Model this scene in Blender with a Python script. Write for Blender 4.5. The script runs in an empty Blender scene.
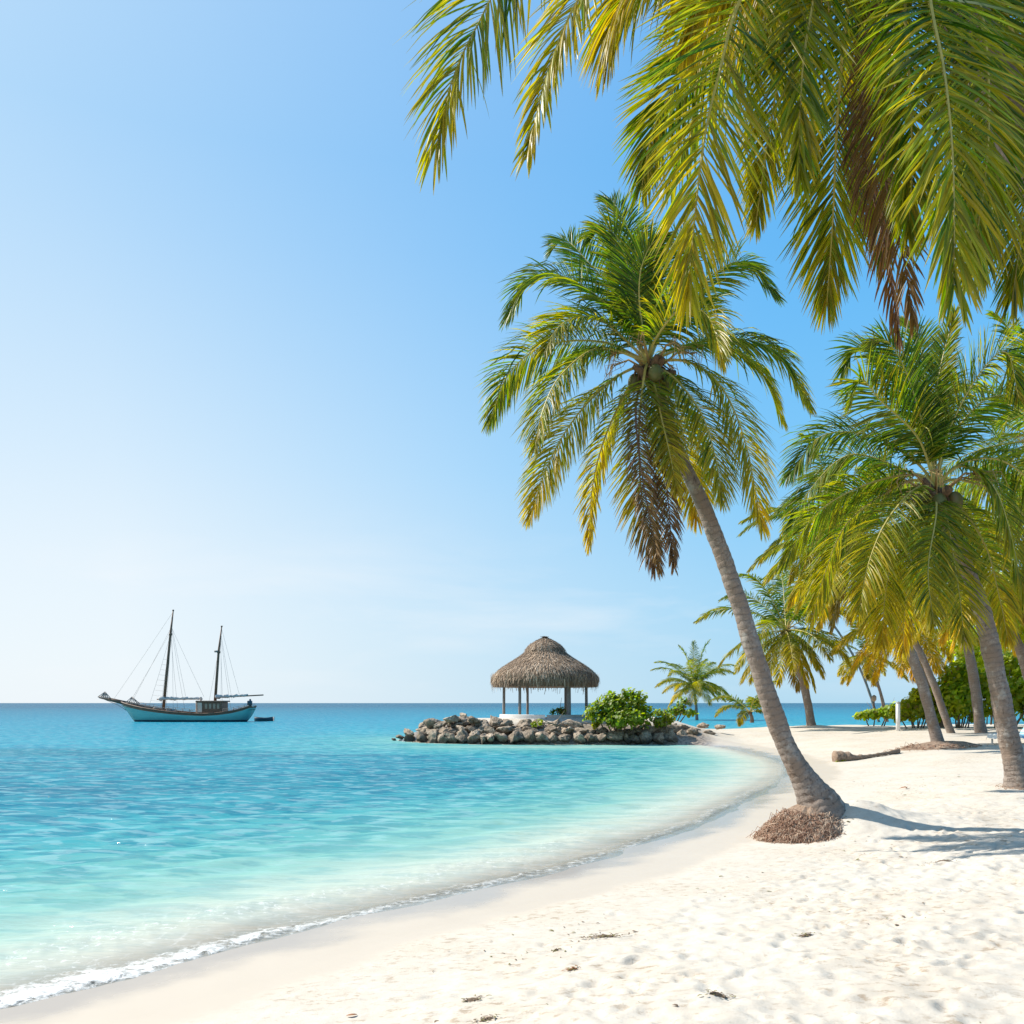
import bpy, math, random
import numpy as np
from mathutils import Vector, Matrix

scene = bpy.context.scene
COL = scene.collection
R = math.radians
F = 887.0            # focal length in pixels of the 1024 frame
CAM_H = 2.2          # camera height above the sea
HOR = 703.0          # row of the horizon
rng = np.random.default_rng(7)
random.seed(7)

def W(px, py, D):
    """pixel + distance -> a point in the place"""
    return np.array([(px - 512.0) / F * D, D, CAM_H - (py - HOR) / F * D])

# ------------------------------------------------------------------ noise
class VNoise:
    def __init__(self, seed):
        self.t = np.random.default_rng(seed).random((256, 256))
    def __call__(self, x, y):
        x = np.asarray(x, float); y = np.asarray(y, float)
        xi = np.floor(x).astype(int); yi = np.floor(y).astype(int)
        fx = x - xi; fy = y - yi
        fx = fx * fx * (3 - 2 * fx); fy = fy * fy * (3 - 2 * fy)
        t = self.t
        a = t[xi % 256, yi % 256]; b = t[(xi + 1) % 256, yi % 256]
        c = t[xi % 256, (yi + 1) % 256]; d = t[(xi + 1) % 256, (yi + 1) % 256]
        return (a * (1 - fx) + b * fx) * (1 - fy) + (c * (1 - fx) + d * fx) * fy
N1, N2, N3, N4 = VNoise(1), VNoise(2), VNoise(3), VNoise(4)
def fbm(n, x, y, oct=4):
    s = 0; a = .5; tot = 0
    for i in range(oct):
        s = s + a * n(x * 2 ** i + 17.3 * i, y * 2 ** i + 5.1 * i); tot += a; a *= .5
    return s / tot
def sstep(a, b, x):
    t = np.clip((np.asarray(x, float) - a) / (b - a), 0, 1)
    return t * t * (3 - 2 * t)

# ------------------------------------------------------------------ mesh helpers
def build(name, verts, faces, mats, parent=None, midx=None, attrs=None, smooth=True, loc=None):
    """faces: list of int arrays (n,k)"""
    verts = np.asarray(verts, np.float32).reshape(-1, 3)
    if isinstance(faces, np.ndarray): faces = [faces]
    faces = [np.asarray(f, np.int32) for f in faces if len(f)]
    me = bpy.data.meshes.new(name)
    me.vertices.add(len(verts)); me.vertices.foreach_set('co', verts.ravel())
    li = np.concatenate([f.ravel() for f in faces])
    tot = np.concatenate([np.full(len(f), f.shape[1], np.int32) for f in faces])
    st = np.concatenate([[0], np.cumsum(tot)[:-1]]).astype(np.int32)
    me.loops.add(len(li)); me.loops.foreach_set('vertex_index', li)
    me.polygons.add(len(tot)); me.polygons.foreach_set('loop_start', st)
    me.update(calc_edges=True)
    me.polygons.foreach_set('use_smooth', np.full(len(tot), bool(smooth)))
    if not isinstance(mats, (list, tuple)): mats = [mats]
    for m in mats: me.materials.append(m)
    if midx is not None: me.polygons.foreach_set('material_index', np.asarray(midx, np.int32))
    for k, v in (attrs or {}).items():
        v = np.asarray(v, np.float32)
        if v.ndim == 1:
            a = me.attributes.new(k, 'FLOAT', 'POINT'); a.data.foreach_set('value', v)
        else:
            a = me.attributes.new(k, 'FLOAT_COLOR', 'POINT'); a.data.foreach_set('color', v.ravel())
    me.update()
    o = bpy.data.objects.new(name, me); COL.objects.link(o)
    if parent is not None: o.parent = parent
    if loc is not None: o.location = loc
    return o

def tag(o, label=None, cat=None, group=None, kind=None):
    if label: o['label'] = label
    if cat: o['category'] = cat
    if group: o['group'] = group
    if kind: o['kind'] = kind
    return o

def thing(name, loc, label, cat, group=None):
    o = bpy.data.objects.new(name, None); COL.objects.link(o)
    o.empty_display_size = .2
    o.location = loc
    return tag(o, label, cat, group)

class MB:
    """collects shapes into one mesh"""
    def __init__(s): s.v = []; s.f = {}; s.n = 0; s.m = {}
    def add(s, v, f, m=0):
        v = np.asarray(v, float); f = np.asarray(f, int)
        k = f.shape[1]
        s.f.setdefault(k, []).append(f + s.n); s.m.setdefault(k, []).append(np.full(len(f), m))
        s.v.append(v); s.n += len(v)
    def box(s, c, size, rz=0, m=0, taper=1.0, bev=0.0):
        x, y, z = [q / 2 for q in size]
        b = min(bev, x * .9, y * .9)
        def ring(zz, k, ins):
            xx, yy = x * k - ins, y * k - ins
            bb = b
            if b <= 0: return [(-xx, -yy, zz), (xx, -yy, zz), (xx, yy, zz), (-xx, yy, zz)]
            return [(-xx + bb, -yy, zz), (xx - bb, -yy, zz), (xx, -yy + bb, zz), (xx, yy - bb, zz), (xx - bb, yy, zz), (-xx + bb, yy, zz), (-xx, yy - bb, zz), (-xx, -yy + bb, zz)]
        rings = [ring(-z, 1, 0)] + ([ring(z - b, taper, 0), ring(z, taper, b * .8)] if b > 0 else [ring(z, taper, 0)])
        n = len(rings[0]); v = np.array([p for r in rings for p in r], float)
        ca, sa = math.cos(rz), math.sin(rz)
        v = np.stack([v[:, 0] * ca - v[:, 1] * sa, v[:, 0] * sa + v[:, 1] * ca, v[:, 2]], 1) + np.asarray(c)
        q = [(k * n + i, k * n + (i + 1) % n, (k + 1) * n + (i + 1) % n, (k + 1) * n + i) for k in range(len(rings) - 1) for i in range(n)]
        base = s.n
        s.add(v, q, m)
        f1 = np.array([list(range(n))[::-1], [(len(rings) - 1) * n + i for i in range(n)]]) + base
        s.f.setdefault(n, []).append(f1); s.m.setdefault(n, []).append(np.full(2, m))
    def tube(s, pts, rad, sides=8, m=0, caps=True):
        pts = np.asarray(pts, float); n = len(pts)
        rad = np.broadcast_to(np.asarray(rad, float), (n,))
        t = np.gradient(pts, axis=0); t /= np.linalg.norm(t, axis=1)[:, None] + 1e-12
        ref = np.array([0, 0, 1.0]) if abs(t[0][2]) < .9 else np.array([0, 1.0, 0])
        v = []
        for i in range(n):
            a = np.cross(t[i], ref); a /= np.linalg.norm(a) + 1e-9
            b = np.cross(a, t[i])
            ref = b
            ang = np.arange(sides) / sides * 2 * math.pi
            v.append(pts[i] + rad[i] * (np.cos(ang)[:, None] * a + np.sin(ang)[:, None] * b))
        v = np.concatenate(v)
        i, j = np.meshgrid(np.arange(n - 1), np.arange(sides), indexing='ij')
        q = np.stack([i * sides + j, i * sides + (j + 1) % sides, (i + 1) * sides + (j + 1) % sides, (i + 1) * sides + j], -1).reshape(-1, 4)
        base = s.n
        s.add(v, q, m)
        if caps and sides > 2:
            f1 = np.array([list(range(sides))[::-1], [(n - 1) * sides + k for k in range(sides)]]) + base
            s.f.setdefault(sides, []).append(f1); s.m.setdefault(sides, []).append(np.full(2, m))
    def build(s, name, mats, parent=None, smooth=True, attrs=None):
        ks = list(s.f)
        return build(name, np.concatenate(s.v), [np.concatenate(s.f[k]) for k in ks], mats, parent,
                     np.concatenate([np.concatenate(s.m[k]) for k in ks]), attrs, smooth)

def spline(P, n):
    """Catmull-Rom through P, n points evenly spaced by length"""
    P = np.asarray(P, float)
    Q = np.vstack([2 * P[0] - P[1], P, 2 * P[-1] - P[-2]])
    out = []
    for i in range(1, len(Q) - 2):
        p0, p1, p2, p3 = Q[i - 1], Q[i], Q[i + 1], Q[i + 2]
        for t in np.linspace(0, 1, 24, endpoint=False):
            out.append(.5 * ((2 * p1) + (-p0 + p2) * t + (2 * p0 - 5 * p1 + 4 * p2 - p3) * t * t + (-p0 + 3 * p1 - 3 * p2 + p3) * t ** 3))
    out.append(P[-1]); out = np.array(out)
    L = np.concatenate([[0], np.cumsum(np.linalg.norm(np.diff(out, axis=0), axis=1))])
    u = np.linspace(0, L[-1], n)
    return np.stack([np.interp(u, L, out[:, k]) for k in range(out.shape[1])], 1), L[-1]

# ------------------------------------------------------------------ materials
def mat(name):
    m = bpy.data.materials.new(name); m.use_nodes = True
    nt = m.node_tree; nt.nodes.clear()
    out = nt.nodes.new('ShaderNodeOutputMaterial')
    return m, nt, out
class NT:
    def __init__(s, nt): s.nt = nt
    def n(s, t, **kw):
        x = s.nt.nodes.new('ShaderNode' + t)
        for k, v in kw.items():
            if k.startswith('i_'):
                key = k[2:]
                key = int(key) if key.isdigit() else key.replace('_', ' ')
                x.inputs[key].default_value = v
            else: setattr(x, k, v)
        return x
    def l(s, a, b): s.nt.links.new(a, b)
    def mix(s, fac, a, b, blend='MIX'):
        x = s.n('Mix', data_type='RGBA', blend_type=blend)
        for sock, v in ((x.inputs[0], fac), (x.inputs[6], a), (x.inputs[7], b)):
            if hasattr(v, 'is_output'): s.l(v, sock)
            else: sock.default_value = v if not isinstance(v, tuple) else (*v, 1)[:4]
        return x.outputs[2]
    def math(s, op, a, b=None, clamp=False):
        x = s.n('Math', operation=op, use_clamp=clamp)
        for k, v in ((0, a), (1, b)):
            if v is None: continue
            if hasattr(v, 'is_output'): s.l(v, x.inputs[k])
            else: x.inputs[k].default_value = v
        return x.outputs[0]
    def ramp(s, fac, stops, interp='LINEAR'):
        x = s.n('ValToRGB'); x.color_ramp.interpolation = interp
        e = x.color_ramp.elements
        while len(e) < len(stops): e.new(.5)
        for k, (p, c) in enumerate(stops):
            e[k].position = p; e[k].color = (*c, 1) if isinstance(c, tuple) else (c, c, c, 1)
        s.l(fac, x.inputs[0]); return x.outputs[0]
    def noise(s, scale, detail=3, rough=.5, vec=None, dim='3D', dist=0):
        x = s.n('TexNoise', noise_dimensions=dim)
        x.inputs['Scale'].default_value = scale; x.inputs['Detail'].default_value = detail
        x.inputs['Roughness'].default_value = rough; x.inputs['Distortion'].default_value = dist
        if vec is not None: s.l(vec, x.inputs['Vector'])
        return x.outputs[0]
    def coords(s, kind='Object', scale=None):
        c = s.n('TexCoord').outputs[kind]
        if scale:
            mp = s.n('Mapping'); mp.inputs['Scale'].default_value = scale; s.l(c, mp.inputs[0]); return mp.outputs[0]
        return c
    def attr(s, name): return s.n('Attribute', attribute_name=name)
    def bump(s, h, strength, dist, normal=None):
        b = s.n('Bump'); b.inputs['Strength'].default_value = strength; b.inputs['Distance'].default_value = dist
        s.l(h, b.inputs['Height'])
        if normal is not None: s.l(normal, b.inputs['Normal'])
        return b.outputs[0]

def simple(name, c1, c2, scale=6, rough=.7, bump=.3, bdist=.01, stretch=None, detail=4, metallic=0, spec=.4):
    m, nt, out = mat(name); t = NT(nt)
    v = t.coords('Object', stretch)
    n = t.noise(scale, detail, .6, v)
    c = t.mix(t.ramp(n, [(.3, 0.0), (.7, 1.0)]), c1, c2)
    b = t.n('BsdfPrincipled'); b.inputs['Roughness'].default_value = rough; b.inputs['Metallic'].default_value = metallic
    b.inputs['Specular IOR Level'].default_value = spec
    t.l(c, b.inputs['Base Color'])
    if bump: t.l(t.bump(t.noise(scale * 3, 4, .6, v), bump, bdist), b.inputs['Normal'])
    t.l(b.outputs[0], out.inputs[0]); return m

def leaf_material(name, green_a, green_b, yellow, brown, trans=.4, rough=.42):
    m, nt, out = mat(name); t = NT(nt)
    a = t.attr('leafcol'); sp = t.n('SeparateColor'); t.l(a.outputs['Color'], sp.inputs[0])
    c = t.mix(sp.outputs[2], green_a, green_b)
    c = t.mix(sp.outputs[0], c, yellow)
    c = t.mix(sp.outputs[1], c, brown)
    b = t.n('BsdfPrincipled'); b.inputs['Roughness'].default_value = rough
    b.inputs['Specular IOR Level'].default_value = .34
    t.l(c, b.inputs['Base Color'])
    dk = t.n('HueSaturation'); dk.inputs['Value'].default_value = .74; t.l(c, dk.inputs['Color']); t.l(dk.outputs[0], b.inputs['Base Color'])
    tr = t.n('BsdfTranslucent')
    hs = t.n('HueSaturation'); hs.inputs['Saturation'].default_value = 1.2; hs.inputs['Value'].default_value = 1.75
    t.l(c, hs.inputs['Color']); t.l(hs.outputs[0], tr.inputs[0])
    mx = t.n('MixShader')
    t.l(t.math('MULTIPLY', t.math('SUBTRACT', 1.0, t.math('MULTIPLY', sp.outputs[1], .6)), trans), mx.inputs[0])
    t.l(b.outputs[0], mx.inputs[1]); t.l(tr.outputs[0], mx.inputs[2])
    t.l(mx.outputs[0], out.inputs[0]); return m

M = {}
M['palm_leaf'] = leaf_material('palm_leaf', (.020, .076, .008), (.175, .30, .022), (.72, .50, .03), (.19, .095, .05), .44, .42)
M['bush_leaf'] = leaf_material('bush_leaf', (.070, .165, .015), (.22, .36, .038), (.50, .42, .045), (.16, .09, .04), .5)
M['hedge_leaf'] = leaf_material('hedge_leaf', (.11, .235, .02), (.31, .47, .05), (.62, .54, .05), (.16, .09, .04), .6)
M['rachis'] = simple('rachis', (.50, .39, .09), (.34, .30, .08), 20, .5, .1)
M['dead_rachis'] = simple('dead_rachis', (.16, .08, .04), (.10, .05, .03), 20, .7, .2)
M['fibre'] = simple('fibre', (.10, .055, .03), (.19, .115, .06), 18, .9, .8, .02, (1, 1, .3))
M['stalk'] = simple('stalk', (.30, .17, .06), (.42, .28, .11), 14, .8, .2)
M['coconut'] = simple('coconut', (.15, .10, .03), (.09, .11, .025), 5, .5, .1)

def trunk_material():
    m, nt, out = mat('palm_bark'); t = NT(nt)
    al = t.attr('along').outputs['Fac']
    v = t.coords('Object')
    big = t.noise(2.3, 4, .6, v); fine = t.noise(26, 5, .65, v)
    ringp = t.math('FRACT', t.math('ADD', t.math('MULTIPLY', al, 9.0), t.math('MULTIPLY', big, 2.6)))
    ring = t.ramp(ringp, [(0, .0), (.12, 1.0), (.8, 1.0), (1, .2)])
    c = t.mix(t.ramp(fine, [(.3, 0.0), (.7, 1.0)]), (.17, .135, .112), (.33, .275, .235))
    c = t.mix(t.ramp(big, [(.42, 0.0), (.62, 1.0)]), c, (.235, .175, .135))
    c = t.mix(t.math('MULTIPLY', t.math('MULTIPLY', t.math('SUBTRACT', 1.0, ring), .7), t.ramp(t.noise(3.1, 3, .6, v), [(.35, .1), (.7, 1.0)])), c, (.095, .072, .058))
    lich = t.ramp(t.noise(4.2, 5, .7, t.coords('Object', (1, 1, .7))), [(.56, 0.0), (.66, .65)])
    c = t.mix(lich, c, (.40, .37, .33))
    crk = t.ramp(t.noise(11, 4, .7, t.coords('Object', (1.6, 1.6, .35))), [(.60, 0.0), (.68, .7)])
    c = t.mix(crk, c, (.075, .055, .045))
    # dark scars low down, where the bark has broken
    sc = t.noise(7.0, 3, .7, t.coords('Object', (1, 1, 1.9)))
    low = t.ramp(t.math('DIVIDE', al, 4.0), [(.12, 1.0), (.65, 0.0)])
    c = t.mix(t.math('MULTIPLY', t.ramp(sc, [(.57, 0.0), (.64, .75)]), low), c, (.09, .06, .045))
    b = t.n('BsdfPrincipled'); b.inputs['Roughness'].default_value = .85; b.inputs['Specular IOR Level'].default_value = .2
    t.l(c, b.inputs['Base Color'])
    nb = t.bump(fine, .5, .015); nb = t.bump(ring, .35, .01, nb)
    t.l(nb, b.inputs['Normal'])
    t.l(b.outputs[0], out.inputs[0]); return m
M['bark'] = trunk_material()

# ------------------------------------------------------------------ the coast
shore_px = [(0, 1007), (103, 982), (205, 954), (316, 923), (420, 901), (533, 875), (587, 861), (634, 845), (697, 824), (751, 797), (779, 781), (787, 770), (776, 760), (748, 752), (722, 747)]
S = [(-40, -40), (-17, -13), (-8.2, 0.4)]
for px, py in shore_px:
    p = W(px, py, CAM_H * F / (py - HOR)); S.append((p[0], p[1]))
S += [(8.6, 46.6), (4.6, 46.4), (.4, 46.6), (-3.6, 47.8), (-6.2, 50.6), (-6.9, 53)]
S, _ = spline(S, 150)
BACK = [(-6.2, 55.5), (-3, 58.5), (3, 61), (10, 63), (20, 69), (32, 75), (60, 82), (150, 95), (600, 140), (600, -300), (-60, -300)]
POLY = np.vstack([S, np.array(BACK)])

def shore_dist(x, y):
    """signed distance to the waterline, + inland"""
    x = np.asarray(x, float).ravel(); y = np.asarray(y, float).ravel()
    d2 = np.full(len(x), 1e18); ins = np.zeros(len(x), bool)
    A = POLY; B = np.roll(POLY, -1, 0)
    for (ax, ay), (bx, by) in zip(A, B):
        ex, ey = bx - ax, by - ay
        t = np.clip(((x - ax) * ex + (y - ay) * ey) / (ex * ex + ey * ey + 1e-12), 0, 1)
        d2 = np.minimum(d2, (x - ax - t * ex) ** 2 + (y - ay - t * ey) ** 2)
        c = (ay > y) != (by > y)
        if c.any():
            xi = ax + (y - ay) / (by - ay + 1e-12) * ex
            ins ^= c & (x < xi)
    d = np.sqrt(d2)
    return np.where(ins, d, -d)

def rockness(x, y):
    return sstep(44.2, 46.4, y) * (1 - sstep(8.5, 12.5, x))
MOUNDS = []          # (x, y, height, radius)
def land_z(x, y, s=None, fine=False):
    x = np.asarray(x, float); y = np.asarray(y, float)
    sh = x.shape
    if s is None: s = shore_dist(x, y).reshape(sh)
    b = np.interp(s, [-400, -60, -20, -6, -2, 0, 1.2, 2.5, 5, 8, 15, 25, 40], [-9, -5, -2.6, -1.0, -.28, 0, .07, .17, .42, .58, .78, .95, 1.06])
    r = np.interp(s, [-60, -6, 0, .8, 2.3, 3.5, 8], [-5, -2.2, -.25, .35, 1.05, 1.28, 1.36])
    k = rockness(x, y)
    z = b * (1 - k) + r * k
    dry = sstep(1.6, 4.5, s)
    z = z + dry * ((fbm(N1, x * .22, y * .22, 3) - .5) * .26 + (fbm(N2, x * 1.1, y * 1.1, 3) - .5) * .075)
    for mx, my, mh, mr in MOUNDS:
        z = z + mh * np.exp(-((x - mx) ** 2 + (y - my) ** 2) / (mr * mr))
    return z
def gz(x, y): return float(land_z(np.array([x]), np.array([y]))[0])
def on_ground(px, py):
    """the point of the ground seen at a pixel"""
    D = 10.0
    D = np.geomspace(3, 120, 1400)
    p = W(px, py, D)
    x, y, z = np.broadcast_to(p[0], D.shape), p[1], p[2]
    hit = np.nonzero(z <= np.maximum(land_z(x, y), 0))[0]
    return W(px, py, D[hit[0]] if len(hit) else 60.0)

A_FOOT = on_ground(815, 843)
A_BASE = W(819, 805, A_FOOT[1] + .72)
_h = A_BASE[2] - gz(A_BASE[0] + .5, A_BASE[1] + .1)
MOUNDS.append((A_BASE[0] + .52, A_BASE[1] + .02, max(.1, _h * .95), .66))
MOUNDS.append((A_BASE[0] + 1.45, A_BASE[1] + .30, max(.05, _h * .42), 1.0))
E_BASE = on_ground(938, 748)
MOUNDS.append((E_BASE[0] - .1, E_BASE[1] + .3, .05, 1.6))
G_BASE = on_ground(812, 729)
MOUNDS.append((G_BASE[0], G_BASE[1], .22, 1.8))
C_BASE = on_ground(1020, 787)

# ground sheet -----------------------------------------------------------
def axis(lo, f0, f1, hi, step, ratio):
    mid = list(np.arange(f0, f1, step))
    up = []; v, st = f1, step
    while v < hi: up.append(v); st *= ratio; v += st
    up.append(hi)
    dn = []; v, st = f0, step
    while v > lo:
        st *= ratio; v -= st; dn.append(v)
    return np.array(dn[::-1] + mid + up)
xs = axis(-900, -3.8, 8.2, 900, .034, 1.045)
ys = axis(-60, 3.9, 14.5, 300, .032, 1.022)
X, Y = np.meshgrid(xs, ys, indexing='ij')
SD = shore_dist(X, Y).reshape(X.shape)
Z = land_z(X, Y, SD)

# trampled sand: footprints and scuffs, pressed in with a small rim
def stamp(cx, cy, la, wa, ang, depth):
    r = max(la, wa) * 2.2
    i0, i1 = np.searchsorted(xs, [cx - r, cx + r]); j0, j1 = np.searchsorted(ys, [cy - r, cy + r])
    if i1 - i0 < 3 or j1 - j0 < 3: return
    dx = X[i0:i1, j0:j1] - cx; dy = Y[i0:i1, j0:j1] - cy
    u = (dx * math.cos(ang) + dy * math.sin(ang)) / la; v = (-dx * math.sin(ang) + dy * math.cos(ang)) / wa
    q = np.sqrt(u * u + v * v)
    q = q + (N3(X[i0:i1, j0:j1] * 9, Y[i0:i1, j0:j1] * 9) - .5) * .35
    Z[i0:i1, j0:j1] += depth * (-np.exp(-(q / .75) ** 4) + .38 * np.exp(-((q - 1.25) / .35) ** 2))
rs = np.random.default_rng(21)
placed = 0
cand_x = rs.uniform(-4, 16, 9500); cand_y = rs.uniform(3.8, 22, 9500)
cand_s = shore_dist(cand_x, cand_y)
for cx, cy, cs in zip(cand_x, cand_y, cand_s):
    p = sstep(1.9, 3.8, cs) * (1.0 if cy < 12 else .45)
    if rs.random() > p: continue
    depth = rs.uniform(.007, .029) * (.5 + .5 * sstep(2, 5, cs))
    if rs.random() < .4:
        stamp(cx, cy, rs.uniform(.11, .15), rs.uniform(.045, .065), rs.choice([.9, 2.2, 1.6]) + rs.normal(0, .45), depth)
    else:
        stamp(cx, cy, rs.uniform(.04, .13), rs.uniform(.03, .07), rs.uniform(0, 3.14), depth * .8)
fineband = sstep(2.0, 3.6, SD) * (Y < 30)
Z += fineband * ((fbm(N4, X * 3.6, Y * 3.6, 3) - .5) * .06 + (fbm(N2, X * 11, Y * 11, 2) - .5) * .014)

nx, ny = X.shape
I, J = np.meshgrid(np.arange(nx - 1), np.arange(ny - 1), indexing='ij')
quad = np.stack([I * ny + J, (I + 1) * ny + J, (I + 1) * ny + J + 1, I * ny + J + 1], -1).reshape(-1, 4)

def sand_material():
    m, nt, out = mat('sand'); t = NT(nt)
    v = t.coords('Object')
    s = t.attr('shore').outputs['Fac']
    n1 = t.noise(.9, 4, .6, v); n2 = t.noise(7, 5, .6, v); n3 = t.noise(240, 2, .6, v); n4 = t.noise(34, 3, .6, v)
    dry = t.mix(t.ramp(n2, [(.35, 0.0), (.7, 1.0)]), (.47, .415, .345), (.545, .495, .42))
    dry = t.mix(t.ramp(n1, [(.45, 0.0), (.7, .55)]), dry, (.47, .395, .305))
    # specks of shell and dark grit
    gr = t.math('MULTIPLY', t.ramp(n4, [(.60, 0.0), (.70, .6)]), t.ramp(n2, [(.42, 0.0), (.62, 1.0)]))
    dry = t.mix(gr, dry, (.30, .23, .16))
    n5 = t.noise(13, 4, .65, t.coords('Object', (.8, 1.3, 1)))
    dry = t.mix(t.math('MULTIPLY', t.ramp(n5, [(.54, 0.0), (.66, .9)]), t.ramp(n1, [(.40, .15), (.60, 1.0)])), dry, (.31, .235, .165))
    wet = t.mix(n1, (.46, .385, .30), (.515, .44, .35))
    e = t.math('ADD', s, t.math('MULTIPLY', t.math('SUBTRACT', n1, .5), .9))
    w = t.ramp(t.math('DIVIDE', e, 4.0), [(.34, 1.0), (.44, 0.0)], 'EASE')
    w2 = t.ramp(t.math('ADD', s, t.math('MULTIPLY', t.math('SUBTRACT', n1, .5), 1.3)), [(.25, 1.0), (.85, 0.0)], 'EASE')
    wet = t.mix(w2, wet, (.335, .285, .235))
    c = t.mix(w, dry, wet)
    c = t.mix(t.ramp(t.math('MULTIPLY', s, -1.0), [(.05, 0.0), (.5, 1.0)]), c, (.72, .645, .525))
    rk = t.attr('rocky').outputs['Fac']
    c = t.mix(rk, c, t.mix(t.ramp(n2, [(.4, 0.0), (.6, 1.0)]), (.10, .08, .06), (.27, .215, .165)))
    b = t.n('BsdfPrincipled'); t.l(c, b.inputs['Base Color'])
    rg = t.math('SUBTRACT', t.ramp(w, [(0, .92), (1, .42)]), t.math('MULTIPLY', w2, .24)); t.l(rg, b.inputs['Roughness'])
    b.inputs['Specular IOR Level'].default_value = .3
    nb = t.bump(n3, .25, .004); nb = t.bump(n4, .35, .010, nb)
    wn = t.n('Mix', data_type='VECTOR'); t.l(w, wn.inputs[0]); t.l(nb, wn.inputs[4])
    g = t.n('NewGeometry'); t.l(g.outputs['Normal'], wn.inputs[5])
    t.l(wn.outputs[1], b.inputs['Normal'])
    t.l(b.outputs[0], out.inputs[0]); return m
M['sand'] = sand_material()
ground = build('sand_beach', np.stack([X, Y, Z], -1), quad, M['sand'], attrs={'shore': SD.ravel(), 'rocky': (sstep(.3, .7, rockness(X, Y)) * (1 - sstep(1.9, 2.9, SD + (fbm(N1, X * 1.5, Y * 1.5, 2) - .5))) * sstep(-1.5, -.3, SD)).ravel()})
tag(ground, kind='structure')

# sea sheet -----------------------------------------------------------------
yy = [0.6]
while yy[-1] < 26000: yy.append(yy[-1] * (1.0105 if yy[-1] < 160 else 1.035))
yy = np.array(yy)
uu = np.concatenate([-np.geomspace(7, .72, 40)[:-1], np.linspace(-.72, .72, 560), np.geomspace(.72, 7, 40)[1:]])
YY, UU = np.meshgrid(yy, uu, indexing='ij')
XX = YY * UU
SW = shore_dist(XX, YY).reshape(XX.shape)
O = -SW + 3.5 * rockness(XX, YY) * (SW < 0)
ZW = np.zeros_like(XX)
rw = np.random.default_rng(5)
near = np.exp(-YY / 60)
for k in range(26):
    lam = rw.uniform(.35, 1.7); a = rw.normal(math.pi / 2 + .35, .55)
    ph = rw.uniform(0, 6.28)
    kx, ky = math.cos(a) * 6.283 / lam, math.sin(a) * 6.283 / lam
    fade = np.clip(1.3 - (YY * .0105 * 3.2) / lam, 0, 1)
    warp = (fbm(N1, XX * .25 + k, YY * .25, 2) - .5) * 5
    ZW += .0060 * lam ** .8 * np.sin(kx * XX + ky * YY + ph + warp * .6) * fade
ZW *= sstep(.2, 5, O) * .8 + .2
# the swash: tongues of water up the sand, with a broken crest of foam
alongn = fbm(N2, XX * .55, YY * .55, 3) - .5
ZW += alongn * .075 * np.exp(-(O / 1.2) ** 2)
crest = np.exp(-((O - .10 - alongn * .5) / .22) ** 2)
lump = fbm(N3, XX * 6, YY * 6, 3)
ZW += crest * (.016 + .028 * lump) * sstep(36, 16, YY) * (1 - rockness(XX, YY))
crest2 = np.exp(-((O - 1.25 - alongn * 1.6) / .55) ** 2) * sstep(.4, .6, fbm(N4, XX * .35, YY * .35, 2) + .1)
ZW += crest2 * (.01 + .035 * lump) * sstep(25, 12, YY)
# seagrass patch on the bottom of the bay
WEED = np.array([(-60, 9), (-30, 11.5), (-9, 15.6), (-2.6, 19.0), (.2, 23), (2.9, 30.3), (.5, 33.5), (-6, 37), (-15, 41), (-40, 46), (-80, 50)])
def poly_sd(P, x, y):
    x = x.ravel(); y = y.ravel(); d2 = np.full(len(x), 1e18); ins = np.zeros(len(x), bool)
    for (ax, ay), (bx, by) in zip(P, np.roll(P, -1, 0)):
        ex, ey = bx - ax, by - ay
        t = np.clip(((x - ax) * ex + (y - ay) * ey) / (ex * ex + ey * ey), 0, 1)
        d2 = np.minimum(d2, (x - ax - t * ex) ** 2 + (y - ay - t * ey) ** 2)
        c = (ay > y) != (by > y)
        ins ^= c & (x < ax + (y - ay) / (by - ay + 1e-12) * ex)
    return np.where(ins, np.sqrt(d2), -np.sqrt(d2))
wd = poly_sd(WEED, XX, YY).reshape(XX.shape)
weed = sstep(-1.4, 2.6, wd + (fbm(N3, XX * .16, YY * .3, 4) - .5) * 9)
weed *= .55 + .45 * sstep(.3, .62, fbm(N1, XX * .09 + 9, YY * .2, 3))
crest = crest + .62 * np.exp(-((O - .75) / .75) ** 2) * sstep(10.5, 6.5, YY) * (.6 + .8 * sstep(.4, .6, fbm(N4, XX * .9, YY * .9, 3)))
ny2, nx2 = XX.shape
I, J = np.meshgrid(np.arange(ny2 - 1), np.arange(nx2 - 1), indexing='ij')
quad = np.stack([I * nx2 + J, I * nx2 + J + 1, (I + 1) * nx2 + J + 1, (I + 1) * nx2 + J], -1).reshape(-1, 4)
keep = (SW < 6).ravel()
quad = quad[keep[quad].any(axis=1)]
used = np.unique(quad); remap = np.full(XX.size, -1); remap[used] = np.arange(len(used))

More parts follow.
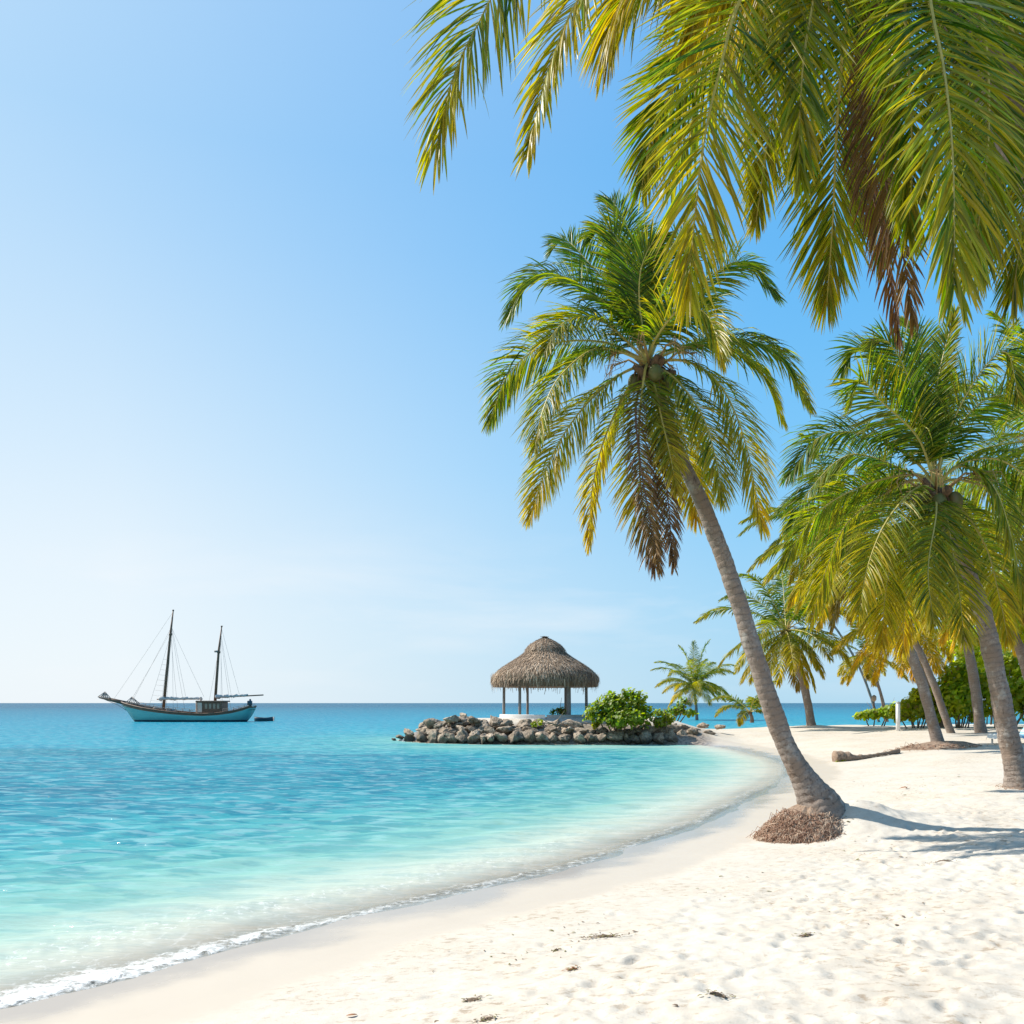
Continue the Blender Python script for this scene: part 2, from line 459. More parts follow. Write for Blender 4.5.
def sea_material():
    m, nt, out = mat('sea_water'); t = NT(nt)
    o = t.attr('offshore').outputs['Fac']; w = t.attr('weed').outputs['Fac']
    geo = t.n('NewGeometry'); sep = t.n('SeparateXYZ'); t.l(geo.outputs['Position'], sep.inputs[0])
    pos = geo.outputs['Position']
    def mapped(sc):
        mp = t.n('Mapping'); mp.inputs['Scale'].default_value = sc; mp.inputs['Rotation'].default_value = (0, 0, .12); t.l(pos, mp.inputs[0]); return mp.outputs[0]
    jit = t.math('MULTIPLY', t.math('SUBTRACT', t.noise(.12, 4, .6, mapped((.6, 1.6, 1))), .5), 1.0)
    lo = t.math('LOGARITHM', t.math('ADD', t.math('MAXIMUM', o, 0.0), 1.0), 10.0)     # 0 .. 4
    lo = t.math('ADD', lo, t.math('MULTIPLY', jit, .22))
    c = t.ramp(t.math('DIVIDE', lo, 3.4), [
        (.00, (.50, .445, .37)), (.05, (.49, .46, .38)), (.122, (.38, .46, .385)), (.17, (.21, .40, .345)), (.218, (.110, .335, .315)),
        (.27, (.045, .275, .30)), (.38, (.010, .245, .315)), (.54, (.003, .205, .29)), (.66, (.002, .155, .235)), (.8, (.001, .090, .16))])
    c = t.mix(t.math('MULTIPLY', w, .95), c, (.003, .165, .222))
    # wave shading painted into the water colour: dark streaks, pale sky-reflecting crests
    rip = t.noise(1.9, 3, .55, mapped((.62, 1.35, 1))); rip3 = t.noise(.36, 4, .6, mapped((.5, 1.7, 1)))
    rip = t.math('ADD', t.math('MULTIPLY', rip, .65), t.math('MULTIPLY', rip3, .35))
    c = t.mix(t.math('MULTIPLY', t.ramp(rip, [(.485, 0.0), (.535, .8)]), t.ramp(t.math('DIVIDE', o, 10.0), [(.1, .22), (.6, 1.0)])), c, t.mix(1.0, c, (.32, .62, .76), 'MULTIPLY'))
    rip2 = t.noise(2.6, 3, .55, mapped((.6, 1.3, 1)))  # crests paled in the colour, standing in for reflected sky
    c = t.mix(t.math('MULTIPLY', t.ramp(rip2, [(.53, 0.0), (.58, .6)]), t.ramp(t.math('DIVIDE', o, 10.0), [(.1, .0), (.5, 1.0)])), c, t.mix(.35, c, (.45, .62, .62)))
    # foam
    fn = t.noise(10.0, 6, .72, mapped((1, 1, 1)), dist=.6); fb = t.noise(.8, 3, .6, mapped((1, 1, 1)))
    vor = t.n('TexVoronoi', feature='DISTANCE_TO_EDGE'); vor.inputs['Scale'].default_value = 5.5
    vm = t.n('Mix', data_type='VECTOR'); vm.inputs[0].default_value = .12
    nz = t.n('TexNoise'); nz.inputs['Scale'].default_value = 4; t.l(pos, nz.inputs[0])
    t.l(pos, vm.inputs[4]); t.l(nz.outputs['Color'], vm.inputs[5]); t.l(vm.outputs[1], vor.inputs['Vector'])
    lace = t.ramp(vor.outputs['Distance'], [(.0, 1.0), (.10, .0)])
    cr = t.attr('crest').outputs['Fac']; cr2 = t.attr('crest_b').outputs['Fac']
    f1 = t.ramp(t.math('ADD', t.math('MULTIPLY', cr, .36), fn), [(.80, 0.0), (1.04, 1.0)])
    band = t.ramp(t.math('DIVIDE', o, 4.0), [(0, .9), (.3, .6), (.55, .18), (.9, 0.0)])
    f2 = t.math('MULTIPLY', t.math('MULTIPLY', lace, band), t.math('MULTIPLY', t.ramp(fb, [(.45, 0.0), (.65, 1.0)]), t.ramp(fn, [(.42, 0.0), (.60, 1.0)])))
    f3 = t.ramp(t.math('ADD', t.math('MULTIPLY', cr2, .26), fn), [(.78, 0.0), (.92, .8)])
    foam = t.math('MAXIMUM', t.math('MAXIMUM', f1, t.math('MULTIPLY', f2, .8)), f3, True)
    near = t.ramp(t.math('DIVIDE', sep.outputs[1], 50.0), [(.13, 1.0), (.21, .62), (.4, .3), (.8, .15)])
    foam = t.math('MULTIPLY', foam, near)
    body = t.n('BsdfDiffuse'); t.l(c, body.inputs[0])
    clear = t.n('BsdfTransparent'); clear.inputs[0].default_value = (.95, .985, .98, 1)
    al = t.ramp(t.math('DIVIDE', o, 10.0), [(0, .0), (.025, .5), (.07, .92), (.12, 1.0)])
    mx = t.n('MixShader'); t.l(al, mx.inputs[0]); t.l(clear.outputs[0], mx.inputs[1]); t.l(body.outputs[0], mx.inputs[2])
    # ripples
    n1 = t.noise(1.1, 4, .6, mapped((.55, 1.5, 1))); n2 = t.noise(4.2, 3, .6, mapped((.7, 1.4, 1)))
    n0 = t.noise(.42, 3, .6, mapped((.5, 1.6, 1)))
    nb = t.bump(n0, .5, .25); nb = t.bump(n1, 1.0, .2, nb); nb = t.bump(n2, .8, .05, nb)
    gl = t.n('BsdfGlossy'); gl.inputs['Roughness'].default_value = .12; t.l(nb, gl.inputs['Normal'])
    fr = t.n('Fresnel'); fr.inputs['IOR'].default_value = 1.33; t.l(nb, fr.inputs['Normal'])
    fr = t.math('MINIMUM', t.math('MULTIPLY', fr.outputs[0], .8), .22)
    mx2 = t.n('MixShader'); t.l(fr, mx2.inputs[0]); t.l(mx.outputs[0], mx2.inputs[1]); t.l(gl.outputs[0], mx2.inputs[2])
    fo = t.n('BsdfDiffuse'); fo.inputs[0].default_value = (.74, .73, .70, 1)
    t.l(t.bump(fn, .6, .03), fo.inputs['Normal'])
    mx3 = t.n('MixShader'); t.l(foam, mx3.inputs[0]); t.l(mx2.outputs[0], mx3.inputs[1]); t.l(fo.outputs[0], mx3.inputs[2])
    t.l(mx3.outputs[0], out.inputs[0]); return m
M['sea'] = sea_material()
sea = build('sea', np.stack([XX, YY, ZW], -1).reshape(-1, 3)[used], remap[quad], M['sea'],
            attrs={'offshore': O.ravel()[used], 'weed': weed.ravel()[used],
                   'crest': (crest * (1 - rockness(XX, YY))).ravel()[used], 'crest_b': crest2.ravel()[used]})
tag(sea, kind='structure')

# ------------------------------------------------------------------ palms
def frond(parent, P, leaf_len=.75, leaf_w=.045, pairs=70, K=5, sag=.7, roll=0., roll_end=None, yellow=.2, dry=.0, seed=0, bare=.14, rad=.022, label=None, tipdry=.35, face=None, dry_end=0., spread=1.):
    r = np.random.default_rng(seed + 1000)
    n = 48
    C, L = spline(P, n)
    T = np.gradient(C, axis=0); T /= np.linalg.norm(T, axis=1)[:, None]
    up = np.array([0, 0, 1.0])
    ref = up if abs(T[0] @ up) < .93 else -np.array([C[-1][0] - C[0][0], C[-1][1] - C[0][1], .001])
    Nn = np.zeros_like(C)
    v = ref - (ref @ T[0]) * T[0]; v /= np.linalg.norm(v); Nn[0] = v
    for i in range(1, n):
        v = Nn[i - 1] - (Nn[i - 1] @ T[i]) * T[i]; Nn[i] = v / np.linalg.norm(v)
    Sd = np.cross(T, Nn)
    if roll_end is None: roll_end = roll
    u48 = np.linspace(0, 1, n)
    if face is None:
        rl = (roll + (roll_end - roll) * u48)[:, None]
        Nr = Nn * np.cos(rl) + Sd * np.sin(rl)
    else:                                                   # the blade turns its flat side outwards as it falls
        tg = np.array([0, -1.0, 0]) - (T @ np.array([0, -1.0, 0]))[:, None] * T
        tg /= np.linalg.norm(tg, axis=1)[:, None] + 1e-6
        sg_ = 1.0 if (Nn * tg).sum() >= 0 else -1.0
        fq = (face * sstep(.0, .45, u48))[:, None]
        Nr = Nn * (1 - fq) + tg * sg_ * fq
        Nr -= (Nr * T).sum(1)[:, None] * T; Nr /= np.linalg.norm(Nr, axis=1)[:, None]
    Sd = np.cross(T, Nr); Nn = Nr
    # rachis
    mb = MB(); mb.tube(C, np.interp(u48, [0, .08, .3, 1], [rad * 1.9, rad * 1.2, rad * .8, rad * .16]), 5, m=1)
    rv = np.concatenate(mb.v)
    # leaflets
    m = pairs * 2
    sgn = np.tile([1., -1.], pairs)
    u = np.repeat(np.linspace(bare, .995, pairs), 2) + r.normal(0, .35 / pairs, m)
    u = np.clip(u, bare * .9, 1)
    drop = r.random(m) < (.04 + .12 * dry)
    f = u * (n - 1)
    i0 = np.clip(f.astype(int), 0, n - 2); fr = (f - i0)[:, None]
    lerp = lambda A: A[i0] * (1 - fr) + A[i0 + 1] * fr
    p, t, nn, sd = lerp(C), lerp(T), lerp(Nn), lerp(Sd)
    w01 = (u - bare) / (1 - bare)
    ll = leaf_len * (np.interp(w01, [0, .12, .4, .7, .9, 1], [.45, .8, 1, .86, .55, .34])) * r.uniform(.86, 1.1, m)
    ll[drop] *= r.uniform(.1, .5, drop.sum())
    ang = np.radians(np.interp(w01, [0, .3, .7, 1], [66, 55, 41, 15]) * spread) + r.normal(0, .10, m)
    d = sd * (np.sin(ang) * sgn)[:, None] + t * np.cos(ang)[:, None] + nn * (.18 + r.normal(0, .10, m))[:, None]
    d /= np.linalg.norm(d, axis=1)[:, None]
    sg = sag * r.uniform(.65, 1.35, m)
    brk = r.random(m) < .05; sg[brk] *= r.uniform(2, 5, brk.sum())
    tw = r.normal(0, .45, m) + sgn * .35
    pts = [p]; dirs = []
    for k in range(K):
        g = ((k + .4) / K) ** 1.1 * sg * 1.5
        dk = d + g[:, None] * np.array([0, 0, -1.0]); dk /= np.linalg.norm(dk, axis=1)[:, None]
        dirs.append(dk); pts.append(pts[-1] + dk * (ll / K)[:, None])
    dirs.append(dirs[-1])
    wp = np.interp(np.linspace(0, 1, K + 1), [0, .12, .45, .75, 1], [.45, .85, 1, .7, .06])
    V = np.zeros((m, K + 1, 3, 3)); Cc = np.zeros((m, K + 1, 3, 4)); Cc[..., 3] = 1
    yl = np.clip(yellow + r.normal(0, .17, m) + (w01 - .45) * .55 * min(1, yellow * 2.5), 0, 1); rn = r.random(m) ** 1.15
    for k in range(K + 1):
        dk = dirs[k]
        wv = t - (t * dk).sum(1)[:, None] * dk
        wv /= np.linalg.norm(wv, axis=1)[:, None] + 1e-9
        ln = np.cross(dk, wv)
        wv = wv * np.cos(tw)[:, None] + ln * np.sin(tw)[:, None]; ln = np.cross(dk, wv)
        hw = (leaf_w * .5 * wp[k])
        V[:, k, 0] = pts[k] + wv * hw; V[:, k, 1] = pts[k] - ln * hw * .55; V[:, k, 2] = pts[k] - wv * hw
        q = k / K
        Cc[:, k, :, 0] = (np.clip(yl + .12 * q * yellow, 0, 1))[:, None]
        Cc[:, k, :, 1] = np.clip(dry + (dry_end * sstep(.45, .95, w01 + r.normal(0, .06, m)))[:, None] + 0 * V[:, k, :, 0] + max(0, (q - .72) / .28) * tipdry * (r.random(m) + .2)[:, None], 0, 1)
        Cc[:, k, :, 2] = rn[:, None]
    nv = 3 * (K + 1)
    base = (np.arange(m) * nv)[:, None, None]
    kk = (np.arange(K) * 3)[None, :, None]
    q1 = np.stack([kk + 0, kk + 1, kk + 4, kk + 3], -1) + base[..., None]
    q2 = np.stack([kk + 1, kk + 2, kk + 5, kk + 4], -1) + base[..., None]
    lf = np.concatenate([q1.reshape(-1, 4), q2.reshape(-1, 4)])
    rf = [np.concatenate(mb.f[k]) + m * nv for k in mb.f]
    vv = np.concatenate([V.reshape(-1, 3), rv])
    cc = np.concatenate([Cc.reshape(-1, 4), np.tile([yellow, dry, .5, 1], (len(rv), 1))])
    idx = np.concatenate([np.zeros(len(lf))] + [np.ones(len(x)) for x in rf])
    o = build('frond', vv, [lf] + rf, [M['palm_leaf'], M['dead_rachis'] if dry > .6 else M['rachis']], parent, idx, {'leafcol': cc}, smooth=False)
    if label: o['label'] = label
    return o

def crown_dirs(n, L, seed, young=78, old=-30, droop=1.0):
    """fronds of a crown: list of (control points, age 0..1)"""
    r = np.random.default_rng(seed); out = []
    a0 = r.uniform(0, 6.28)
    for i in range(n):
        age = (i + .5) / n
        az = a0 + i * 2.39996 + r.normal(0, .15)
        el = R(young + (old - young) * age ** .8 + r.normal(0, 6))
        d0 = np.array([math.cos(az) * math.cos(el), math.sin(az) * math.cos(el), math.sin(el)])
        l = L * (.72 + .28 * math.sin(math.pi * min(1, age + .25))) * r.uniform(.88, 1.08)
        p = np.zeros(3); P = [p.copy()]
        for k in range(8):
            u = (k + .5) / 8
            d = d0 + np.array([0, 0, -1]) * droop * (1.35 * u ** 1.7 + .1) * (.65 + .75 * age)
            d /= np.linalg.norm(d); p = p + d * l / 8; P.append(p.copy())
        out.append((np.array(P), age))
    return out

def trunk(parent, P, r_base, r_mid, r_top, step=.03, sides=20, flare=.6, seed=0):
    L0 = spline(P, 10)[1]
    n = max(16, int(L0 / step)); C, L = spline(P, n)
    al = np.linspace(0, L, n)
    rad = np.interp(al / L, [0, .5, 1], [r_mid * 1.12, r_mid, r_top]) + (r_base - r_mid * 1.12) * np.exp(-(al / flare) ** 1.2)
    ring = ((al * 9) % 1.0); rad = rad * (1 + .018 * np.sin(ring * 6.28) * (step < .06))
    T = np.gradient(C, axis=0); T /= np.linalg.norm(T, axis=1)[:, None]
    a = np.cross(T, [0, 1.0, 0]); a /= np.linalg.norm(a, axis=1)[:, None]; b = np.cross(T, a)
    th = np.arange(sides) / sides * 2 * math.pi
    nz = N1(al[:, None] * 2.3 + seed, np.cos(th)[None] * 1.2 + 7) - .5 + (N2(al[:, None] * 9 + seed, np.sin(th)[None] * 2.2 + np.cos(th)[None] + 9) - .5) * .5
    nz2 = (N3(al[:, None] * 3.0, th[None] * 2.5) - .5) * np.exp(-al / .8)[:, None]
    rr = rad[:, None] * (1 + .17 * nz + .25 * nz2)
    V = C[:, None] + rr[..., None] * (np.cos(th)[None, :, None] * a[:, None] + np.sin(th)[None, :, None] * b[:, None])
    i, j = np.meshgrid(np.arange(n - 1), np.arange(sides), indexing='ij')
    q = np.stack([i * sides + j, i * sides + (j + 1) % sides, (i + 1) * sides + (j + 1) % sides, (i + 1) * sides + j], -1).reshape(-1, 4)
    return build('trunk', V.reshape(-1, 3), q, M['bark'], parent, attrs={'along': np.repeat(al, sides)})

def crown_core(parent, c, r, seed, nuts=5):
    """brown sheath and fibre where the fronds spring from, with coconuts"""
    rr = np.random.default_rng(seed); mb = MB()
    for i in range(16):
        a = i * 2.4; e = rr.uniform(.1, 1.2)
        d = np.array([math.cos(a) * math.cos(e), math.sin(a) * math.cos(e), math.sin(e)])
        p0 = c + np.array([0, 0, -.5 * r * rr.random() - r * .5]); p1 = p0 + d * r * rr.uniform(.9, 1.8); 
        mb.tube([p0, (p0 + p1) / 2 + [0, 0, .06 * r], p1], [r * .42, r * .32, r * .16], 6)
    for i in range(26):
        a = rr.uniform(0, 6.28); d = np.array([math.cos(a), math.sin(a), 0])
        p0 = c + d * r * rr.uniform(.3, .8) + [0, 0, rr.uniform(-.4, .3) * r]
        mb.tube([p0, p0 + d * r * .5 + [0, 0, -.4 * r], p0 + d * r * .6 + [0, 0, -r * rr.uniform(.8, 2.0)]], [r * .05, r * .05, r * .02], 4)
    mb.build('crown_shaft', M['fibre'], parent)
    for i in range(7 if r > .18 else 0):
        a = i * .9 + rr.uniform(-.3, .3); d = np.array([math.cos(a), math.sin(a), 0]); st = MB()
        p0 = c + d * r * .5
        st.tube([p0, p0 + d * r * 1.2 + [0, 0, r * .9], p0 + d * r * 2.3 + [0, 0, r * .7]], [r * .09, r * .07, r * .04], 5)
        for k in range(9):
            q = p0 + d * r * rr.uniform(1.2, 2.3) + [0, 0, r * .8]
            st.tube([q, q + d * r * .6 + rr.normal(0, .3, 3) * r, q + d * r * .9 + rr.normal(0, .35, 3) * r - [0, 0, r * 1.2]], [r * .03, r * .025, r * .012], 4)
        st.build('flower_stalk', M['stalk'], parent)
    for i in range(nuts):
        a = i * 6.28 / max(nuts, 1) + rr.uniform(-.3, .3)
        p = c + np.array([math.cos(a) * r * 1.15, math.sin(a) * r * 1.15, -r * rr.uniform(.7, 1.3)])
        th, ph = np.meshgrid(np.linspace(0, math.pi, 9), np.linspace(0, 2 * math.pi, 12, endpoint=False), indexing='ij')
        q = r * .48
        s3 = 1 + .06 * np.cos(3 * ph) * np.sin(th)
        v = np.stack([np.sin(th) * np.cos(ph) * q * s3, np.sin(th) * np.sin(ph) * q * s3, np.cos(th) * q * 1.25], -1).reshape(-1, 3) + p
        ii, jj = np.meshgrid(np.arange(8), np.arange(12), indexing='ij')
        f = np.stack([ii * 12 + jj, (ii + 1) * 12 + jj, (ii + 1) * 12 + (jj + 1) % 12, ii * 12 + (jj + 1) % 12], -1).reshape(-1, 4)
        build('coconut', v, f, M['coconut'], parent)

def root_mound(parent, x0, x1, yc, ztop, zbot, depth, nf, seed, flen=.12):
    """a broken edge of matted roots standing out of the sand, local coordinates"""
    rr = np.random.default_rng(seed)
    cx, hx = (x0 + x1) / 2, (x1 - x0) / 2
    nu, nvv = 64, 14
    th, q = np.meshgrid(np.linspace(0, 2 * math.pi, nu, endpoint=False), np.linspace(0, 1, nvv), indexing='ij')
    prof = .12 + .88 * q ** .8
    k = 1 + .16 * (N1(np.cos(th) * 2 + seed, np.sin(th) * 2 + 3) - .5) + .10 * (N2(th * 5, q * 6 + seed) - .5)
    bump = (N3(th * 9, q * 9) - .5) * .05
    xx = cx + hx * k * prof * np.cos(th); yv = yc + depth * k * prof * np.sin(th)
    zz = ztop + (zbot - ztop) * q ** 1.1 + bump * (q > .05) * 1.6
    v = np.stack([xx, yv, zz], -1).reshape(-1, 3)
    i, j = np.meshgrid(np.arange(nu), np.arange(nvv - 1), indexing='ij')
    f = np.stack([i * nvv + j, i * nvv + j + 1, ((i + 1) % nu) * nvv + j + 1, ((i + 1) % nu) * nvv + j], -1).reshape(-1, 4)
    o = build('root_mound', v, f, M['root'], parent)
    mb = MB()
    for _ in range(nf):
        a = rr.uniform(math.pi * .86, math.pi * 1.86) if rr.random() < .93 else rr.uniform(0, 6.28); qq = rr.uniform(.12, 1.0) ** .7
        pq = .12 + .88 * qq ** .8; p = np.array([cx + hx * pq * math.cos(a), yc + depth * pq * math.sin(a), ztop + (zbot - ztop) * qq ** 1.1])
        d = np.array([math.cos(a) * hx, math.sin(a) * depth, 0]); d /= np.linalg.norm(d)
        l = flen * rr.uniform(.3, 1.2) * (1.9 if rr.random() < .12 else 1); sidew = np.array([-d[1], d[0], 0]) * rr.normal(0, 1.0) * l
        p1 = p + d * l * .5 + sidew * .5 + [0, 0, l * rr.uniform(-.3, .45)]
        p2 = p + d * l * .75 + sidew + [0, 0, -l * rr.uniform(.3, 1.0)]
        r0 = rr.uniform(.0035, .008) * (flen / .11)
        mb.tube([p, p1, p2], [r0, r0, r0 * .5], 4, m=int(rr.random() < .3 + .4 * (math.cos(a) > .2)))
    ro = mb.build('root_fibre', [M['root_a'], M['root_b']], o)
    ro['kind'] = 'stuff'
    return o
M['root'] = simple('root', (.17, .105, .07), (.36, .26, .185), 14, .95, .8, .03)
M['root_a'] = simple('root_fibre_brown', (.24, .13, .085), (.34, .21, .14), 12, .9, .2)
M['root_b'] = simple('root_fibre_pale', (.42, .30, .21), (.52, .40, .30), 12, .9, .2)

GROUP = 'coconut palms along the beach'
def palm(base, crown_pt, label, bend=None, tr=(.3, .16, .12), step=.05, sides=14, flare=.5, seed=0, nuts=4, core=.2):
    """an Empty at the foot with trunk and crown core; returns it and the crown in local coordinates"""
    t = thing('palm_tree', base, label, 'palm tree', GROUP)
    c = np.asarray(crown_pt) - base
    pts = [np.array([0, 0, -.25]), np.zeros(3)]
    pts[0] = np.array([-.02 * c[0], 0, -.25])
    pts += list(bend) if bend is not None else [c * [.32, .4, .45]]
    pts.append(c - [0, 0, core * .5])
    trunk(t, pts, *tr, step=step, sides=sides, flare=flare, seed=seed)
    crown_core(t, c, core, seed, nuts)
    return t, c

def px_fronds(t, base, D, c_px, specs, seed, fmap=(.45, .7, .97), **kw):
    """fronds along traced mid-ribs; each point carries its own distance"""
    for i, s in enumerate(specs):
        pts = s['p']; n = len(pts) + 1
        dy = s.get('dy', 0.)
        P = [W(*c_px, D) - base]
        for k, q in enumerate(pts):
            e = q[2] if len(q) > 2 else dy * ((k + 1) / len(pts)) ** .9
            P.append(W(q[0], q[1], D + e) - base)
        o = dict(kw); o.update({k: v for k, v in s.items() if k not in ('p', 'dy', 'roll')})
        o['face'] = float(np.interp(abs(s.get('roll', .5)), [.3, .6, 1.2], fmap))
        frond(t, P, seed=seed * 100 + i, **o)

# --- the big leaning palm
D_A = A_BASE[1]
A0 = A_BASE.copy()
bendA = [W(px, py, D_A + e) - A0 for px, py, e in ((786, 745, 0), (763, 680, .0), (737, 597, .05), (707, 515, .05), (680, 455, .0))]
pA, cA = palm(A0, W(652, 368, D_A), 'tall leaning palm with bare roots at the edge of the wet sand', bendA, (.46, .132, .08), .022, 28, .42, 3, 4, .23)
cpx = (648, 362)
SA = [
 dict(p=[(636, 300), (622, 248), (606, 228), (590, 236)], dy=.3, yellow=.05, sag=0.28, roll=.9),
 dict(p=[(636, 290), (630, 235), (615, 205), (604, 200)], dy=1.2, yellow=.0, sag=0.20, roll=.6, leaf_len=0.67),
 dict(p=[(618, 300), (588, 262), (565, 240), (552, 250)], dy=1.5, yellow=.0, sag=0.24, roll=.8, leaf_len=0.69),
 dict(p=[(618, 315), (568, 278), (530, 280), (508, 318)], dy=.4, yellow=.05, sag=0.48, roll=.5),
 dict(p=[(605, 322), (575, 318), (556, 330), (545, 350)], dy=-1.0, yellow=.2, sag=0.48, roll=.4),
 dict(p=[(602, 342), (548, 345), (510, 372), (490, 420)], dy=.3, yellow=.12, sag=0.64, roll=.55),
 dict(p=[(600, 348), (562, 374), (543, 410), (535, 448)], dy=-1.1, yellow=.2, sag=0.72, roll=.3),
 dict(p=[(615, 378), (578, 414), (550, 460), (530, 516)], dy=-.2, yellow=.42, sag=0.64, roll=.75),
 dict(p=[(626, 392), (604, 440), (592, 490), (589, 545)], dy=.4, yellow=.42, sag=0.72, roll=.3, leaf_len=0.56, tipdry=.9),
 dict(p=[(644, 378), (639, 430), (642, 500), (655, 566)], dy=-.9, yellow=.45, sag=0.60, roll=1.45, tipdry=1.0, dry_end=.9),
 dict(p=[(656, 400), (664, 450), (668, 500), (674, 568)], dy=-1.1, yellow=.5, dry=.9, sag=0.96, roll=.8, leaf_len=0.47, label='brown dead frond hanging down'),
 dict(p=[(636, 405), (640, 460), (650, 520), (660, 572)], dy=-1.3, yellow=.5, dry=.85, sag=0.96, roll=.8, leaf_len=0.40, label='brown dead frond hanging down'),
 dict(p=[(655, 388), (662, 420), (670, 455), (677, 492)], dy=-1.0, yellow=.35, sag=.6, roll=1.2, leaf_len=.5),
 dict(p=[(662, 384), (682, 432), (692, 480), (697, 520)], dy=.6, yellow=.5, sag=0.64, roll=.9),
 dict(p=[(688, 362), (722, 388), (746, 445), (762, 528)], dy=-.3, yellow=.38, sag=0.64, roll=-.75),
 dict(p=[(684, 348), (728, 338), (776, 352), (808, 404)], dy=.2, yellow=.15, sag=0.64, roll=-.5),
 dict(p=[(668, 322), (704, 282), (742, 262), (776, 296)], dy=1.0, yellow=.05, sag=0.48, roll=-.6),
 dict(p=[(656, 308), (668, 262), (690, 238), (715, 246)], dy=1.4, yellow=.0, sag=0.32, roll=-.7, leaf_len=0.67),
 dict(p=[(656, 338), (682, 308), (708, 316), (722, 356)], dy=-1.4, yellow=.25, sag=0.64, roll=-.3),
 dict(p=[(676, 380), (702, 415), (716, 460), (722, 500)], dy=-1.0, yellow=.3, sag=0.64, roll=-.6),
 dict(p=[(640, 310), (640, 275), (648, 250), (660, 236)], dy=-.5, yellow=.05, sag=0.24, roll=1.2, leaf_len=0.69),
 dict(p=[(670, 350), (720, 345), (760, 372), (782, 420)], dy=1.3, yellow=.2, sag=0.64, roll=-.4),
]
px_fronds(pA, A0, D_A, cpx, SA, 1, fmap=[.36, .55, .9], leaf_len=.75, leaf_w=.0225, pairs=158, K=4, rad=.02)
root_mound(pA, W(758, 830, D_A)[0] - A0[0], W(858, 830, D_A)[0] - A0[0], -.02, .02, A_FOOT[2] - A0[2] - .06, .86, 3600, 5, .085)

